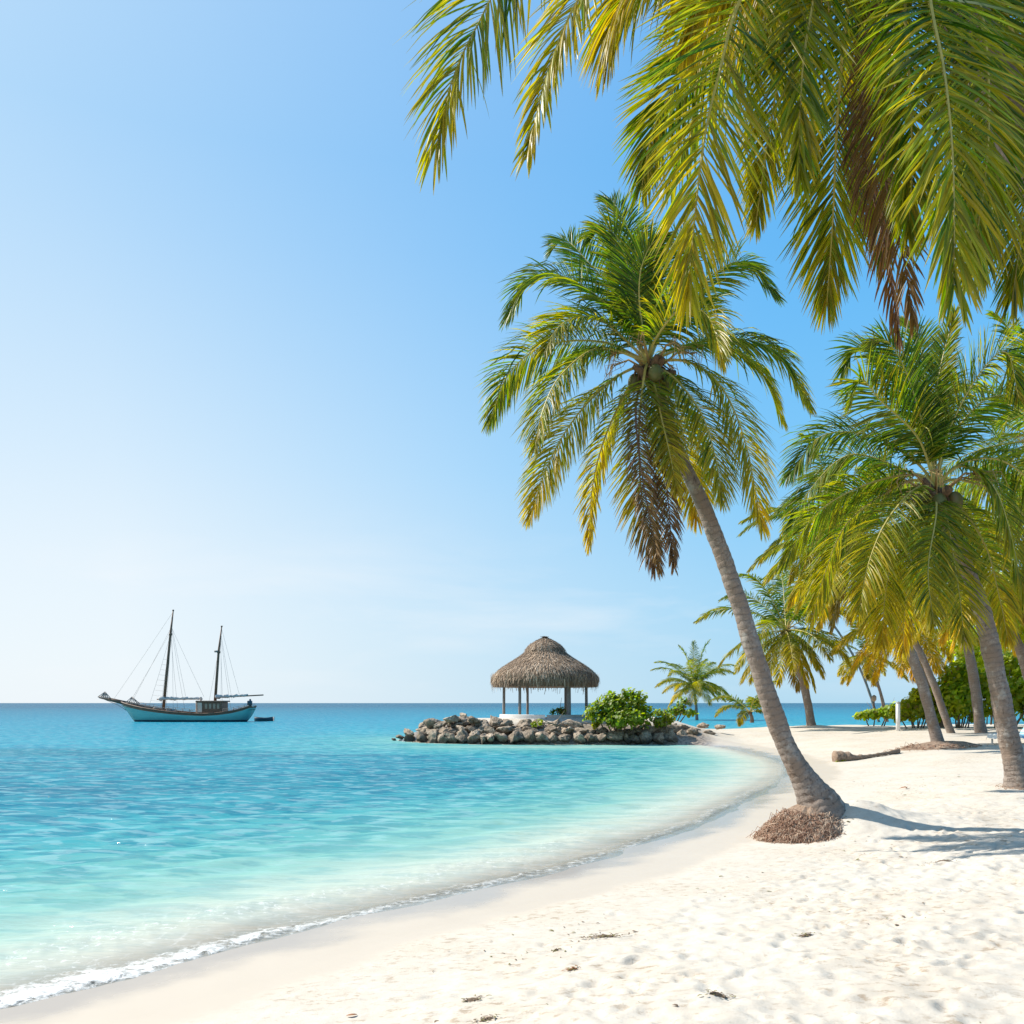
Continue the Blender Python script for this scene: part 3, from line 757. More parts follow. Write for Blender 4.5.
# --- the near palm that hangs in from the top right
D_B = 6.2
cB = W(935, -60, D_B)
xb, yb = 5.9, 6.6
B0 = np.array([xb, yb, gz(xb, yb)])
bendB = [np.array([-.25, -.05, 1.4]), np.array([-1.15, -.2, 3.6]), W(1012, 118, D_B + .05) - B0]
pB, _c = palm(B0, cB, 'near palm leaning in over the beach whose fronds overhang the top of the view', bendB, (.36, .19, .15), .022, 28, .4, 9, 5, .24)
SB = [
 dict(p=[(952, -60, -.3), (978, 0, -.6), (988, 80, -.75), (986, 170, -.8), (972, 262, -.8)], yellow=0.15, sag=.4, roll=1.3, leaf_len=.8),
 dict(p=[(915, -70, -.2), (905, 0, -.5), (910, 90, -.6), (912, 170, -.6), (908, 235, -.6)], yellow=0.17, sag=.4, roll=1.3, leaf_len=.6),
 dict(p=[(800, -165, .4), (640, -140, .3), (525, -50, .1), (475, 30, 0), (451, 84, -.1), (436, 148, -.1)], yellow=0.20, sag=0.55, roll=.8, leaf_len=1.0),
 dict(p=[(830, -140, -.2), (690, -110, -.5), (595, -25, -.7), (550, 65, -.8), (528, 156, -.9)], yellow=0.28, sag=0.62, roll=.35, leaf_len=0.58),
 dict(p=[(830, -95, .3), (735, -75, .5), (660, -35, .6), (620, 10, .6), (608, 60, .6)], yellow=0.30, sag=1.2, roll=.3, leaf_len=0.90),
 dict(p=[(850, -80, .2), (790, -60, .4), (735, -25, .5), (700, 5, .5), (690, 40, .5)], yellow=0.41, sag=1.2, roll=.3, leaf_len=0.85),
 dict(p=[(860, -110, -.4), (785, -75, -.8), (740, 0, -1.0), (720, 70, -1.1), (704, 140, -1.2), (694, 225, -1.25), (688, 296, -1.3)], yellow=0.27, sag=0.31, roll=1.25, leaf_len=0.84),
 dict(p=[(840, -60, .5), (745, 5, 1.0), (690, 65, 1.2), (655, 125, 1.3), (642, 185, 1.4)], yellow=0.13, sag=0.37, roll=.9, leaf_len=0.70),
 dict(p=[(880, -70, .2), (850, 0, .5), (838, 110, .7), (833, 216, .8), (827, 302, .8)], yellow=0.23, sag=0.31, roll=1.3, leaf_len=0.72),
 dict(p=[(880, -10, .1), (862, 80, .2), (866, 160, .2), (884, 240, .2), (900, 338, .2)], yellow=0.28, dry=.95, sag=0.81, roll=.4, leaf_len=.42, pairs=90, leaf_w=.018, label='brown dead frond hanging down'),
 dict(p=[(893, 0, -.1), (880, 80, -.1), (884, 170, 0), (902, 250, 0), (914, 322, 0)], yellow=0.28, dry=.85, sag=0.74, roll=.4, leaf_len=.42, pairs=90, leaf_w=.018, label='brown dead frond hanging down'),
 dict(p=[(925, -75, -.5), (930, 0, -1.2), (943, 66, -1.5), (951, 133, -1.7), (954, 205, -1.8), (954, 288, -1.85)], yellow=0.17, sag=0.28, roll=1.45, leaf_len=0.79),
 dict(p=[(990, -95, -.1), (1060, -50, -.2), (1085, 60, -.3), (1070, 180, -.3), (1045, 300, -.3)], yellow=0.19, sag=0.43, roll=-1.2, leaf_len=0.84),
 dict(p=[(980, -40, .3), (1020, 60, .5), (1025, 160, .6), (1020, 240, .6), (1012, 300, .6)], yellow=0.20, sag=0.37, roll=-1.3, leaf_len=0.64),
 dict(p=[(860, -95, .4), (800, -25, .9), (782, 60, 1.1), (768, 140, 1.2), (756, 222, 1.2)], yellow=0.25, sag=0.43, roll=1.0, leaf_len=0.58),
 dict(p=[(900, -70, .3), (880, 0, .6), (876, 90, .8), (880, 180, .9), (886, 260, .9)], yellow=0.19, sag=0.50, roll=1.1, leaf_len=0.58),
 dict(p=[(880, -100, -.4), (830, -50, -.9), (808, 30, -1.1), (800, 110, -1.2), (800, 180, -1.2)], yellow=0.19, sag=0.43, roll=1.2, leaf_len=0.58),
 dict(p=[(960, -80, .6), (985, 0, 1.2), (990, 110, 1.4), (980, 210, 1.5), (975, 270, 1.5)], yellow=0.20, sag=0.43, roll=-1.2, leaf_len=0.70),
 dict(p=[(850, -130, .9), (740, -110, 1.5), (660, -40, 1.8), (610, 40, 1.9)], yellow=0.19, sag=0.68, roll=.4, leaf_len=0.70),
]
px_fronds(pB, B0, D_B, (935, -55), SB, 2, spread=.86, leaf_len=.88, leaf_w=.0195, pairs=190, K=5, rad=.02)
for i, (P, age) in enumerate(crown_dirs(7, 3.6, 77, 80, 30)):
    frond(pB, P + (cB - B0), .7, .036, 70, 5, .6, yellow=.15, seed=2500 + i)

# --- the palm at the right edge
D_C = C_BASE[1]
C0 = C_BASE + [0, 0, -.02]
bendC = [W(1004, 715, D_C) - C0, W(987, 630, D_C) - C0, W(962, 555, D_C) - C0]
pC, _c = palm(C0, W(935, 492, D_C), 'palm with the fullest green crown, its trunk rising from the sand at the right edge', bendC, (.42, .175, .11), .026, 26, .35, 11, 7, .32)
SC = [
 dict(p=[(932, 435), (940, 370), (955, 312)], dy=.2, yellow=0.14, sag=0.12, roll=.5, leaf_len=0.56),
 dict(p=[(920, 425), (890, 366), (858, 348), (842, 372)], dy=.5, yellow=0.04, sag=0.40, roll=.7),
 dict(p=[(918, 438), (880, 400), (862, 380), (852, 400)], dy=-1.0, yellow=0.11, sag=0.40, roll=.5),
 dict(p=[(924, 430), (906, 372), (888, 342), (872, 340)], dy=-.4, yellow=0.04, sag=0.32, roll=1.1),
 dict(p=[(948, 432), (978, 376), (1006, 352), (1019, 398)], dy=-.2, yellow=0.14, sag=0.48, roll=-.6),
 dict(p=[(916, 462), (872, 436), (822, 436), (788, 476)], dy=.2, yellow=0.06, sag=0.60, roll=.6),
 dict(p=[(914, 474), (862, 486), (815, 515), (783, 564)], dy=-.2, yellow=0.14, sag=0.64, roll=.65),
 dict(p=[(914, 490), (886, 522), (868, 565), (859, 612)], dy=-1.6, yellow=0.29, sag=0.64, roll=.5),
 dict(p=[(918, 500), (898, 540), (886, 590), (882, 645)], dy=-.6, yellow=0.36, sag=0.64, roll=.8),
 dict(p=[(944, 505), (953, 555), (960, 600), (964, 640)], dy=-1.4, yellow=0.27, sag=0.48, roll=1.4),
 dict(p=[(962, 466), (994, 488), (1013, 545), (1023, 600)], dy=-1.0, yellow=0.22, sag=0.64, roll=-.6),
 dict(p=[(964, 462), (1005, 462), (1045, 500), (1065, 560)], dy=.2, yellow=0.14, sag=0.64, roll=-.5),
 dict(p=[(936, 515), (928, 570), (934, 625)], dy=-1.9, yellow=0.25, sag=0.64, roll=1.2),
 dict(p=[(906, 482), (850, 520), (826, 570), (812, 620)], dy=.8, yellow=0.25, sag=0.72, roll=.6),
 dict(p=[(904, 470), (850, 455), (810, 490), (790, 530)], dy=1.5, yellow=0.09, sag=0.64, roll=.6),
 dict(p=[(950, 440), (985, 400), (1020, 400), (1048, 440)], dy=1.2, yellow=0.07, sag=0.48, roll=-.6),
 dict(p=[(935, 430), (925, 375), (918, 335), (905, 322)], dy=1.2, yellow=0.04, sag=0.32, roll=.8),
 dict(p=[(955, 500), (985, 545), (1000, 600), (1008, 640)], dy=.6, yellow=0.32, sag=0.72, roll=-.8),
 dict(p=[(925, 505), (910, 560), (905, 610), (903, 650)], dy=.9, yellow=0.43, sag=0.72, roll=.8),
 dict(p=[(960, 480), (1010, 500), (1040, 550), (1055, 620)], dy=1.4, yellow=0.22, sag=0.72, roll=-.6),
]
px_fronds(pC, C0, D_C, (935, 486), SC, 3, fmap=[.3, .5, .9], leaf_len=.95, leaf_w=.031, pairs=145, K=4, rad=.026)
root_mound(pC, -.62, .7, .05, .06, -.10, .5, 220, 15, .10)

# --- the rest: foot pixel, crown pixel, frond length, fronds, yellow, label
REST = [
 ('mid', E_BASE + [0, 0, .18], (856, 548), 3.5, 26, .38, 'leaning palm growing on a raised mat of roots with a log lying in front', (.38, .185, .13), 101),
 ('mid', on_ground(981, 733), (946, 560), 3.8, 24, .45, 'straight palm standing behind the blue sun lounger', (.40, .225, .16), 102),
 ('mid', on_ground(941, 727), (908, 622), 3.9, 24, .72, 'yellow leaved palm in front of the bright green hedge', (.40, .23, .16), 103),
 ('mid', G_BASE + [0, 0, .0], (786, 630), 3.9, 28, .35, 'palm on a low sand rise seen behind the leaning trunk', (.42, .22, .16), 104),
 ('young', on_ground(697, 720), (694, 686), 4.6, 34, .50, 'short young palm between the gazebo bush and the leaning trunk', (.24, .17, .15), 105),
 ('sprout', on_ground(752, 719), (750, 712), 2.5, 7, .30, 'stemless palm sprout with arching fronds beside the leaning trunk', (.14, .10, .08), 106),
 ('wilt', on_ground(886, 718), (866, 655), 2.6, 11, .45, 'slender dark palm with a sparse drooping crown near the far shore', (.14, .10, .08), 107),
 ('mid', on_ground(1042, 738), (992, 580), 3.6, 22, .50, 'palm with a slim trunk crossing the right edge above the lounger', (.34, .20, .15), 108),
 ('mid', on_ground(1105, 752), (1040, 440), 3.6, 24, .20, 'dark green palm reaching in from beyond the right edge', (.36, .24, .17), 109),
 ('mid', on_ground(951, 733), (832, 524), 3.6, 26, .28, 'leaning palm whose trunk is half hidden behind the root mat palm', (.30, .16, .12), 111),
 ('mid', on_ground(879, 722), (806, 584), 4.3, 26, .40, 'slim palm with a gold and green crown, its trunk rising left of the white post', (.24, .13, .10), 112),
 ('mid', on_ground(1010, 722), (962, 640), 3.6, 20, .60, 'low golden palm crowded in front of the far right thicket', (.36, .22, .17), 110),
]
for kind, b, cp, L, n, yel, lab, tr, sd in REST:
    c = W(cp[0], cp[1], b[1])
    small = b[1] > 30
    t, cl = palm(b, c, lab, None, tr, .08, 12, .45, sd, 0 if kind in ('sprout', 'wilt') else 4, .12 if kind == 'sprout' else .22)
    old = {'young': -12, 'sprout': 12, 'wilt': -45}.get(kind, -52)
    for i, (P, age) in enumerate(crown_dirs(n, L * 1.36, sd, 72 if kind == 'sprout' else 80, old, 1.0 if kind != 'young' else .8)):
        y = float(np.clip(yel * (.15 + 1.1 * age) , 0, .95))
        frond(t, P + cl, L * .27, .058 if small else .042, 80, 4, .5 + .5 * age, roll=random.uniform(-.5, .5), yellow=y, dry=.0 if age < .97 else .5, seed=sd * 50 + i, rad=.03, tipdry=.25 + .4 * age)
    if kind == 'mid' and sd == 101:
        root_mound(t, -2.4, 2.9, -.2, .10, -.50, 1.35, 900, 16, .17)
    if sd == 104:
        root_mound(t, -1.9, 1.6, .0, .04, -.22, .9, 160, 17, .16)

# ------------------------------------------------------------------ shrubs
def foliage(parent, clumps, n, size, seed, yellow=.15, round_=True, name='foliage', leaf='bush_leaf'):
    r = np.random.default_rng(seed)
    clumps = np.asarray(clumps, float)                      # x y z rx ry rz
    vol = clumps[:, 3] * clumps[:, 4] * clumps[:, 5]; ci = r.choice(len(clumps), n, p=vol / vol.sum())
    d = r.normal(0, 1, (n, 3)); d /= np.linalg.norm(d, axis=1)[:, None]
    rad = r.random(n) ** .38 * r.uniform(.8, 1.12, n)
    p = clumps[ci, :3] + d * rad[:, None] * clumps[ci, 3:]
    nr = d * .8 + r.normal(0, .6, (n, 3)) + [-.75, .1, .7]; nr /= np.linalg.norm(nr, axis=1)[:, None]
    a = np.cross(nr, r.normal(0, 1, (n, 3))); a /= np.linalg.norm(a, axis=1)[:, None]; b = np.cross(nr, a)
    s = size * r.uniform(.6, 1.25, n)
    th = np.arange(6) / 6 * 6.283
    ra = np.array([1.0, .95, .9, 1.0, .9, .95]); wid = .85 if round_ else .4
    V = p[:, None] + s[:, None, None] * (np.cos(th) * ra)[None, :, None] * a[:, None] + s[:, None, None] * wid * (np.sin(th) * ra)[None, :, None] * b[:, None]
    V += (s[:, None] * .18 * np.abs(np.sin(th))[None])[..., None] * nr[:, None]
    f = (np.arange(n) * 6)[:, None] + np.arange(6)[None]
    C = np.zeros((n, 6, 4)); C[..., 3] = 1
    C[..., 0] = np.clip(yellow + r.normal(0, .15, n), 0, 1)[:, None]; C[..., 2] = r.random(n)[:, None]
    C[..., 1] = (r.random(n) < .03)[:, None] * .7
    return build(name, V.reshape(-1, 3), f, M[leaf], parent, attrs={'leafcol': C.reshape(-1, 4)}, smooth=False)
def shrub(name, base, clumps, n, size, seed, label, cat='shrub', yellow=.15, group='shrubs behind the beach', stems=5, leaf='bush_leaf'):
    t = thing(name, base, label, cat, group)
    foliage(t, clumps, n, size, seed, yellow, leaf=leaf)
    r = np.random.default_rng(seed); mb = MB()
    for i in range(stems):
        c = clumps[i % len(clumps)]
        e = np.array([c[0] + r.normal(0, .2), c[1] + r.normal(0, .2), c[2] + c[5] * .5])
        b = np.array([c[0] * .4 + r.normal(0, .1), c[1] * .4, -.1])
        mb.tube([b, (b + e) / 2 + r.normal(0, .06, 3), e], [.045, .035, .015], 6)
        for q in range(3):
            k = b + (e - b) * r.uniform(.4, .9); mb.tube([k, k + r.normal(0, .3, 3) + [0, 0, .25]], [.02, .008], 4)
    mb.build('stem', M['twig'], t); return t
M['twig'] = simple('twig', (.16, .11, .07), (.25, .19, .13), 10, .9, .3)

def pxclumps(base, D, items):
    """(px, py, rx_px, ry_px, depth) -> ellipsoids relative to base"""
    o = []
    for px, py, rx, ry, dz in items:
        c = W(px, py, D + dz) - base; k = D / F
        o.append((c[0], c[1], c[2], rx * k, max(rx, ry) * k * .8, ry * k))
    return o
D = 47.6
b = np.array([W(618, 720, D)[0], D, gz(W(618, 720, D)[0], D)])
shrub('sea_grape_bush', b, pxclumps(b, D, [(612, 708, 20, 15, 0), (632, 704, 17, 16, .3), (600, 712, 14, 12, -.3), (644, 716, 12, 12, -.2), (622, 718, 24, 10, -.6), (628, 694, 9, 7, .2), (590, 714, 9, 9, .1), (612, 697, 8, 6, 0)]), 2600, .115, 31, 'round leaved green bush growing on the rocks beside the gazebo', yellow=.25, stems=9)
def ground_shrub(px, py, items, n, size, sd, label, yellow, name='sea_grape_bush', stems=5, D=None):
    p = on_ground(px, py) if D is None else np.array([W(px, py, D)[0], D, gz(W(px, py, D)[0], D)])
    return shrub(name, p, pxclumps(p, p[1], items), n, size, sd, label, yellow=yellow, stems=stems, leaf='hedge_leaf' if 36 <= sd else 'bush_leaf')
ground_shrub(664, 724, [(660, 722, 8, 6, 0), (668, 719, 7, 6, 0)], 380, .10, 32, 'small yellowish plant among the rocks right of the gazebo bush', .4, 'low_plant', 3, D=47.5)
ground_shrub(672, 716, [(660, 713, 10, 4, 0), (676, 711, 10, 5, 0), (682, 703, 6, 7, 0), (690, 713, 8, 4, .3)], 620, .11, 33, 'low green plants around the foot of the short young palm', .2, 'low_plant', 4, D=58)
ground_shrub(572, 717, [(561, 711, 6, 5, 0), (553, 712, 4, 4, 0)], 260, .07, 34, 'dark leafy plant inside the gazebo', .1, 'potted_plant', 3, D=52.4)
ground_shrub(590, 718, [(596, 725, 5, 4, -.6), (540, 722, 3, 3, -2.3), (534, 724, 3, 3, -2.4)], 160, .09, 35, 'little yellow green weeds rooted between the boulders below the gazebo', .5, 'low_plant', 3, D=48.5)
ground_shrub(915, 720, [(912, 708, 13, 13, 0), (925, 703, 14, 16, .4), (900, 713, 11, 9, -.2), (935, 712, 12, 11, 0), (918, 695, 9, 8, .3)], 1700, .15, 36, 'bright green rounded hedge of broad leaves next to the white post', .48, stems=7, D=50)
ground_shrub(878, 718, [(872, 714, 10, 5, 0), (886, 712, 10, 6, 0), (862, 716, 8, 4, 0), (893, 710, 6, 8, .2)], 900, .14, 37, 'low creeping green shrub along the far sand edge', .3, 'low_shrub', 4, D=56)
ground_shrub(958, 720, [(955, 700, 18, 20, 0), (970, 690, 16, 22, .5), (945, 690, 14, 18, .8), (960, 672, 16, 15, .6), (975, 710, 14, 13, 0)], 2500, .15, 38, 'tall dark green bush behind the straight palm trunk', .34, stems=10, D=49)
ground_shrub(1000, 722, [(1000, 700, 18, 20, .5), (1018, 690, 18, 24, .8), (988, 682, 14, 18, 1.2), (1010, 664, 18, 16, 1.4), (1036, 700, 20, 24, .6)], 3000, .15, 39, 'tangled yellow green thicket at the far right behind the lounger', .38, 'thicket', 12, D=48)
ground_shrub(1075, 722, [(1065, 690, 30, 34, 0), (1095, 670, 30, 40, 1), (1050, 650, 22, 26, 1.5)], 2600, .17, 40, 'big green bush just beyond the right edge', .2, stems=8, D=46)
ground_shrub(985, 715, [(960, 640, 26, 26, 0), (1000, 620, 30, 30, 1), (1040, 630, 30, 34, 1), (985, 660, 26, 22, 0), (1010, 590, 24, 22, 1)], 3600, .18, 41, 'leafy broad tree filling the gap behind the right hand palms', .42, 'broadleaf_tree', 12, D=58)

# ------------------------------------------------------------------ rocks of the spit
def rock_material():
    m, nt, out = mat('limestone'); t = NT(nt)
    v = t.coords('Generated'); vo = t.n('NewGeometry').outputs['Position']
    n1 = t.noise(2.2, 5, .65, vo); n2 = t.noise(9, 5, .7, vo)
    c = t.mix(t.ramp(n1, [(.35, 0.0), (.65, 1.0)]), (.19, .140, .098), (.44, .355, .265))
    c = t.mix(t.ramp(n2, [(.47, 0.0), (.64, .9)]), c, (.10, .08, .062))
    at = t.attr('stain').outputs['Fac']
    c = t.mix(t.math('MULTIPLY', at, .85), c, (.055, .05, .042))
    oi = t.n('ObjectInfo')
    hs = t.n('HueSaturation'); t.l(c, hs.inputs['Color'])
    t.l(t.math('ADD', t.math('MULTIPLY', oi.outputs['Random'], .55), .72), hs.inputs['Value'])
    b = t.n('BsdfPrincipled'); b.inputs['Roughness'].default_value = .9; b.inputs['Specular IOR Level'].default_value = .2
    t.l(hs.outputs[0], b.inputs['Base Color'])
    nb = t.bump(n2, .8, .08); t.l(nb, b.inputs['Normal'])
    t.l(b.outputs[0], out.inputs[0]); return m
M['rock'] = rock_material()
import bmesh
_bm = bmesh.new(); bmesh.ops.create_icosphere(_bm, subdivisions=4, radius=1)
ICO_V = np.array([v.co[:] for v in _bm.verts]); ICO_F = np.array([[q.index for q in f.verts] for f in _bm.faces]); _bm.free()
def boulder(p, size, seed, label, name='boulder', group='boulders of the rocky spit'):
    r = np.random.default_rng(seed)
    v = ICO_V.copy()
    # break faces off with random planes, then roughen
    for k in range(22):
        d = r.normal(0, 1, 3); d /= np.linalg.norm(d); h = r.uniform(.48, .85)
        e = v @ d; v -= np.clip(e - h, 0, None)[:, None] * d * .92
    ox = seed * 1.7 % 50
    k = (fbm(N1, v[:, 0] * 2.3 + ox, v[:, 1] * 2.3 + v[:, 2] * 1.9, 3) - .5) * .46 + (fbm(N2, v[:, 0] * 6 + v[:, 2] * 3 + ox, v[:, 1] * 6 - v[:, 2] * 4, 3) - .5) * .40
    pit = sstep(.60, .75, fbm(N3, v[:, 0] * 5 + ox, v[:, 1] * 5 + v[:, 2] * 5, 2))
    v *= (1 + k - .1 * pit)[:, None]
    a = r.uniform(0, 6.28); v = v * np.asarray(size)
    ca, sa = math.cos(a * .12), math.sin(a * .12)
    v = np.stack([v[:, 0] * ca - v[:, 1] * sa, v[:, 0] * sa + v[:, 1] * ca, v[:, 2] + v[:, 0] * r.normal(0, .16)], 1)
    st = sstep(.42, .10, v[:, 2] + p[2] + .2 * (N1(v[:, 0] * 3 + ox, v[:, 1] * 3) - .5))
    o = build(name, v, ICO_F, M['rock'], None, attrs={'stain': st}, smooth=True, loc=p)
    me = o.data
    tag(o, label, 'rock', group); return o
rr = np.random.default_rng(99)
rocks = []
def rock_px(px, py, rx, rz, ry, D, seed, label):
    p = W(px, py, D); k = D / F
    boulder(p, (rx * k, ry, rz * k), seed, label)
# waterline row
xsr = 404.0; row = 0
def front_D(px):
    """distance of the rock foot at a pixel column"""
    return float(np.interp(px, [395, 410, 440, 500, 600, 660, 715], [52.2, 50.6, 48.2, 47.0, 46.9, 47.1, 48.6]))
def top_py(px): return float(np.interp(px, [395, 404, 416, 430, 446, 470, 500, 560, 620, 660, 690, 715], [739, 737, 726, 720, 717, 717, 719, 721, 724, 722, 727, 733]))
seed = 300
while xsr < 712:
    w = rr.uniform(7, 18); x = xsr + w * .5
    h = rr.uniform(7.0, 11.5) * (1 if 415 < x < 690 else .7)
    where = 'near its tip' if x < 440 else 'below the left gazebo posts' if x < 515 else 'below the middle of the gazebo' if x < 560 else 'left of the bush' if x < 600 else 'below the bush' if x < 660 else 'where it meets the sand'
    wl = 'waterline boulder of the rocky spit ' + where
    rock_px(x, 741.5 - h * .35, w * .62, h * .85, rr.uniform(.5, .8), front_D(x) + .2, seed, wl); seed += 1
    if x > 412:
        tp = top_py(x)
        for q in range(1, 4):
            yv = 738 - q * 6.6 + rr.normal(0, 1.2)
            if yv < tp + 2.5: break
            w2 = rr.uniform(6, 14); h2 = rr.uniform(4.5, 7.5)
            rock_px(x + rr.normal(0, 3), yv, w2 * 1.1, h2 * 1.05, rr.uniform(.5, .8), front_D(x) + .35 + q * .62, seed, ('upper' if q > 1 else 'middle') + ' row boulder of the rocky spit ' + where); seed += 1
    xsr += w * .82
for px, py, rx, rz, lab in ((394, 739.5, 3.2, 2.0, 'smallest dark rock breaking the water off the tip of the spit'), (400, 737, 4.5, 3.5, 'low dark rock second from the seaward tip of the spit'), (408.5, 733, 5.0, 5.5, 'pointed dark brown rock at the seaward tip of the spit'),
                           (432, 724, 10, 7, 'large pale slab topping the seaward end of the spit'), (452, 719.5, 11, 4.5, 'long flat slab on the crest left of the gazebo'), (474, 720.5, 9, 4.5, 'pale flat stone on the crest under the left gazebo post'), (463, 714.8, 3, 2.2, 'small knob of rock on the crest left of the gazebo'),
                           (693, 731, 8, 5, 'low rock beside the sand at the landward end of the spit'), (708, 733, 9, 4, 'half buried rock in the sand at the landward end of the spit'), (703, 725, 5, 3.5, 'round brown rock high on the landward end of the spit'), (720, 727, 6, 3, 'flat rock in the sand below the stemless palm sprout')):
    rock_px(px, py, rx, rz, .6, front_D(px) + (1.2 if py < 728 else 0), seed, lab); seed += 1

# ------------------------------------------------------------------ thatched gazebo
D = 52.8
gx = W(545, 700, D)[0]; g0 = np.array([gx, D, gz(gx, D)])
k = D / F
gaz = thing('gazebo', g0, 'thatched gazebo on dark posts standing on the rocky spit', 'gazebo')
def lz(py): return W(545, py, D)[2] - g0[2]
M['post'] = simple('post', (.16, .14, .13), (.26, .24, .22), 9, .8, .2, stretch=(1, 1, .2))
M['concrete'] = simple('concrete', (.36, .33, .29), (.48, .45, .41), 4, .9, .3)
M['whitewash'] = simple('whitewash', (.62, .58, .52), (.74, .71, .66), 5, .85, .2)
mb = MB(); th = np.linspace(0, 6.283, 49)[:-1]
def disc(mb, r0, z0, z1, m=0, n=48):
    a = np.arange(n) / n * 6.2832
    v = np.concatenate([np.stack([r0 * np.cos(a), r0 * np.sin(a), np.full(n, z)], 1) for z in (z0, z1)] + [np.array([[0, 0, z1]])])
    q = [(i, (i + 1) % n, n + (i + 1) % n, n + i) for i in range(n)]
    mb.add(v, q, m); base = mb.n - len(v)
    tr = np.array([(n + i, n + (i + 1) % n, 2 * n) for i in range(n)]) + base
    mb.f.setdefault(3, []).append(tr); mb.m.setdefault(3, []).append(np.full(n, m))
zf = lz(717.6)
disc(mb, 2.85, -.5, zf); mb.build('platform', M['concrete'], gaz)
def arc_wall(a0, a1, r0, r1, z0, z1, m):
    n = 24; a = np.radians(np.linspace(a0, a1, n)); mb = MB()
    V = np.stack([np.stack([r_ * np.cos(a), r_ * np.sin(a), np.full(n, z_)], 1) for r_, z_ in ((r1, z0), (r1, z1 - .02), (r1 - .02, z1), (r0 + .02, z1), (r0, z1 - .02), (r0, z0))], 1)
    i, j = np.meshgrid(np.arange(n - 1), np.arange(6), indexing='ij')
    f = np.stack([i * 6 + j, (i + 1) * 6 + j, (i + 1) * 6 + (j + 1) % 6, i * 6 + (j + 1) % 6], -1).reshape(-1, 4)
    return build('low_wall', V.reshape(-1, 3), [f, np.array([list(range(6)), [(n - 1) * 6 + q for q in range(6)][::-1]])], m, gaz, smooth=False)
arc_wall(196, 268, 2.60, 2.80, zf - .1, zf + .21, M['whitewash'])
arc_wall(270, 336, 2.60, 2.80, zf - .1, zf + .20, M['concrete'])
for ox, oy, rad in ((-2.45, .1, .085), (-1.52, -2.0, .085), (-1.0, 2.25, .08), (1.28, -2.1, .13), (2.45, -.2, .09), (1.35, 2.1, .08)):
    mb = MB(); mb.tube([(ox, oy, -.4), (ox, oy, .5), (ox * .995, oy * .995, lz(682)), (ox * .99, oy * .99, lz(678))], [rad, rad, rad * .92, rad * .9], 10)
    mb.build('post', M['post'], gaz)
# roof frame
mb = MB(); zb = lz(683)
for i in range(6):
    a, c_ = R(60 * i), R(60 * (i + 1))
    mb.tube([(2.6 * math.cos(a), 2.6 * math.sin(a), zb), (2.6 * math.cos(c_), 2.6 * math.sin(c_), zb)], .06, 6)
    mb.tube([(2.9 * math.cos(a), 2.9 * math.sin(a), zb - .05), (.3 * math.cos(a), .3 * math.sin(a), lz(646))], .05, 6)
mb.build('roof_frame', M['post'], gaz)
# thatch: two tiers over a core, then many straws
def thatch_mat():
    m, nt, out = mat('thatch'); t = NT(nt)
    a = t.attr('leafcol'); sp = t.n('SeparateColor'); t.l(a.outputs['Color'], sp.inputs[0])
    c = t.ramp(sp.outputs[0], [(0, (.10, .062, .038)), (.4, (.26, .175, .11)), (.75, (.47, .345, .235)), (1, (.68, .54, .40))])
    pos = t.noise(.8, 3, .6, t.coords('Object'))
    c = t.mix(t.ramp(pos, [(.4, 0.0), (.66, .45)]), c, (.13, .09, .065))
    b = t.n('BsdfPrincipled'); b.inputs['Roughness'].default_value = .85; b.inputs['Specular IOR Level'].default_value = .25
    t.l(c, b.inputs['Base Color']); t.l(b.outputs[0], out.inputs[0]); return m
M['thatch'] = thatch_mat()
tiers = [  # (radius, z) from the eaves up
 [(3.16, lz(686.5)), (3.24, lz(679)), (2.86, lz(670.5)), (2.28, lz(663.5)), (1.66, lz(657)), (1.15, lz(651))],
 [(1.33, lz(653)), (1.10, lz(647)), (.68, lz(641.5)), (.28, lz(638.3)), (.04, lz(637))]]
roof = None
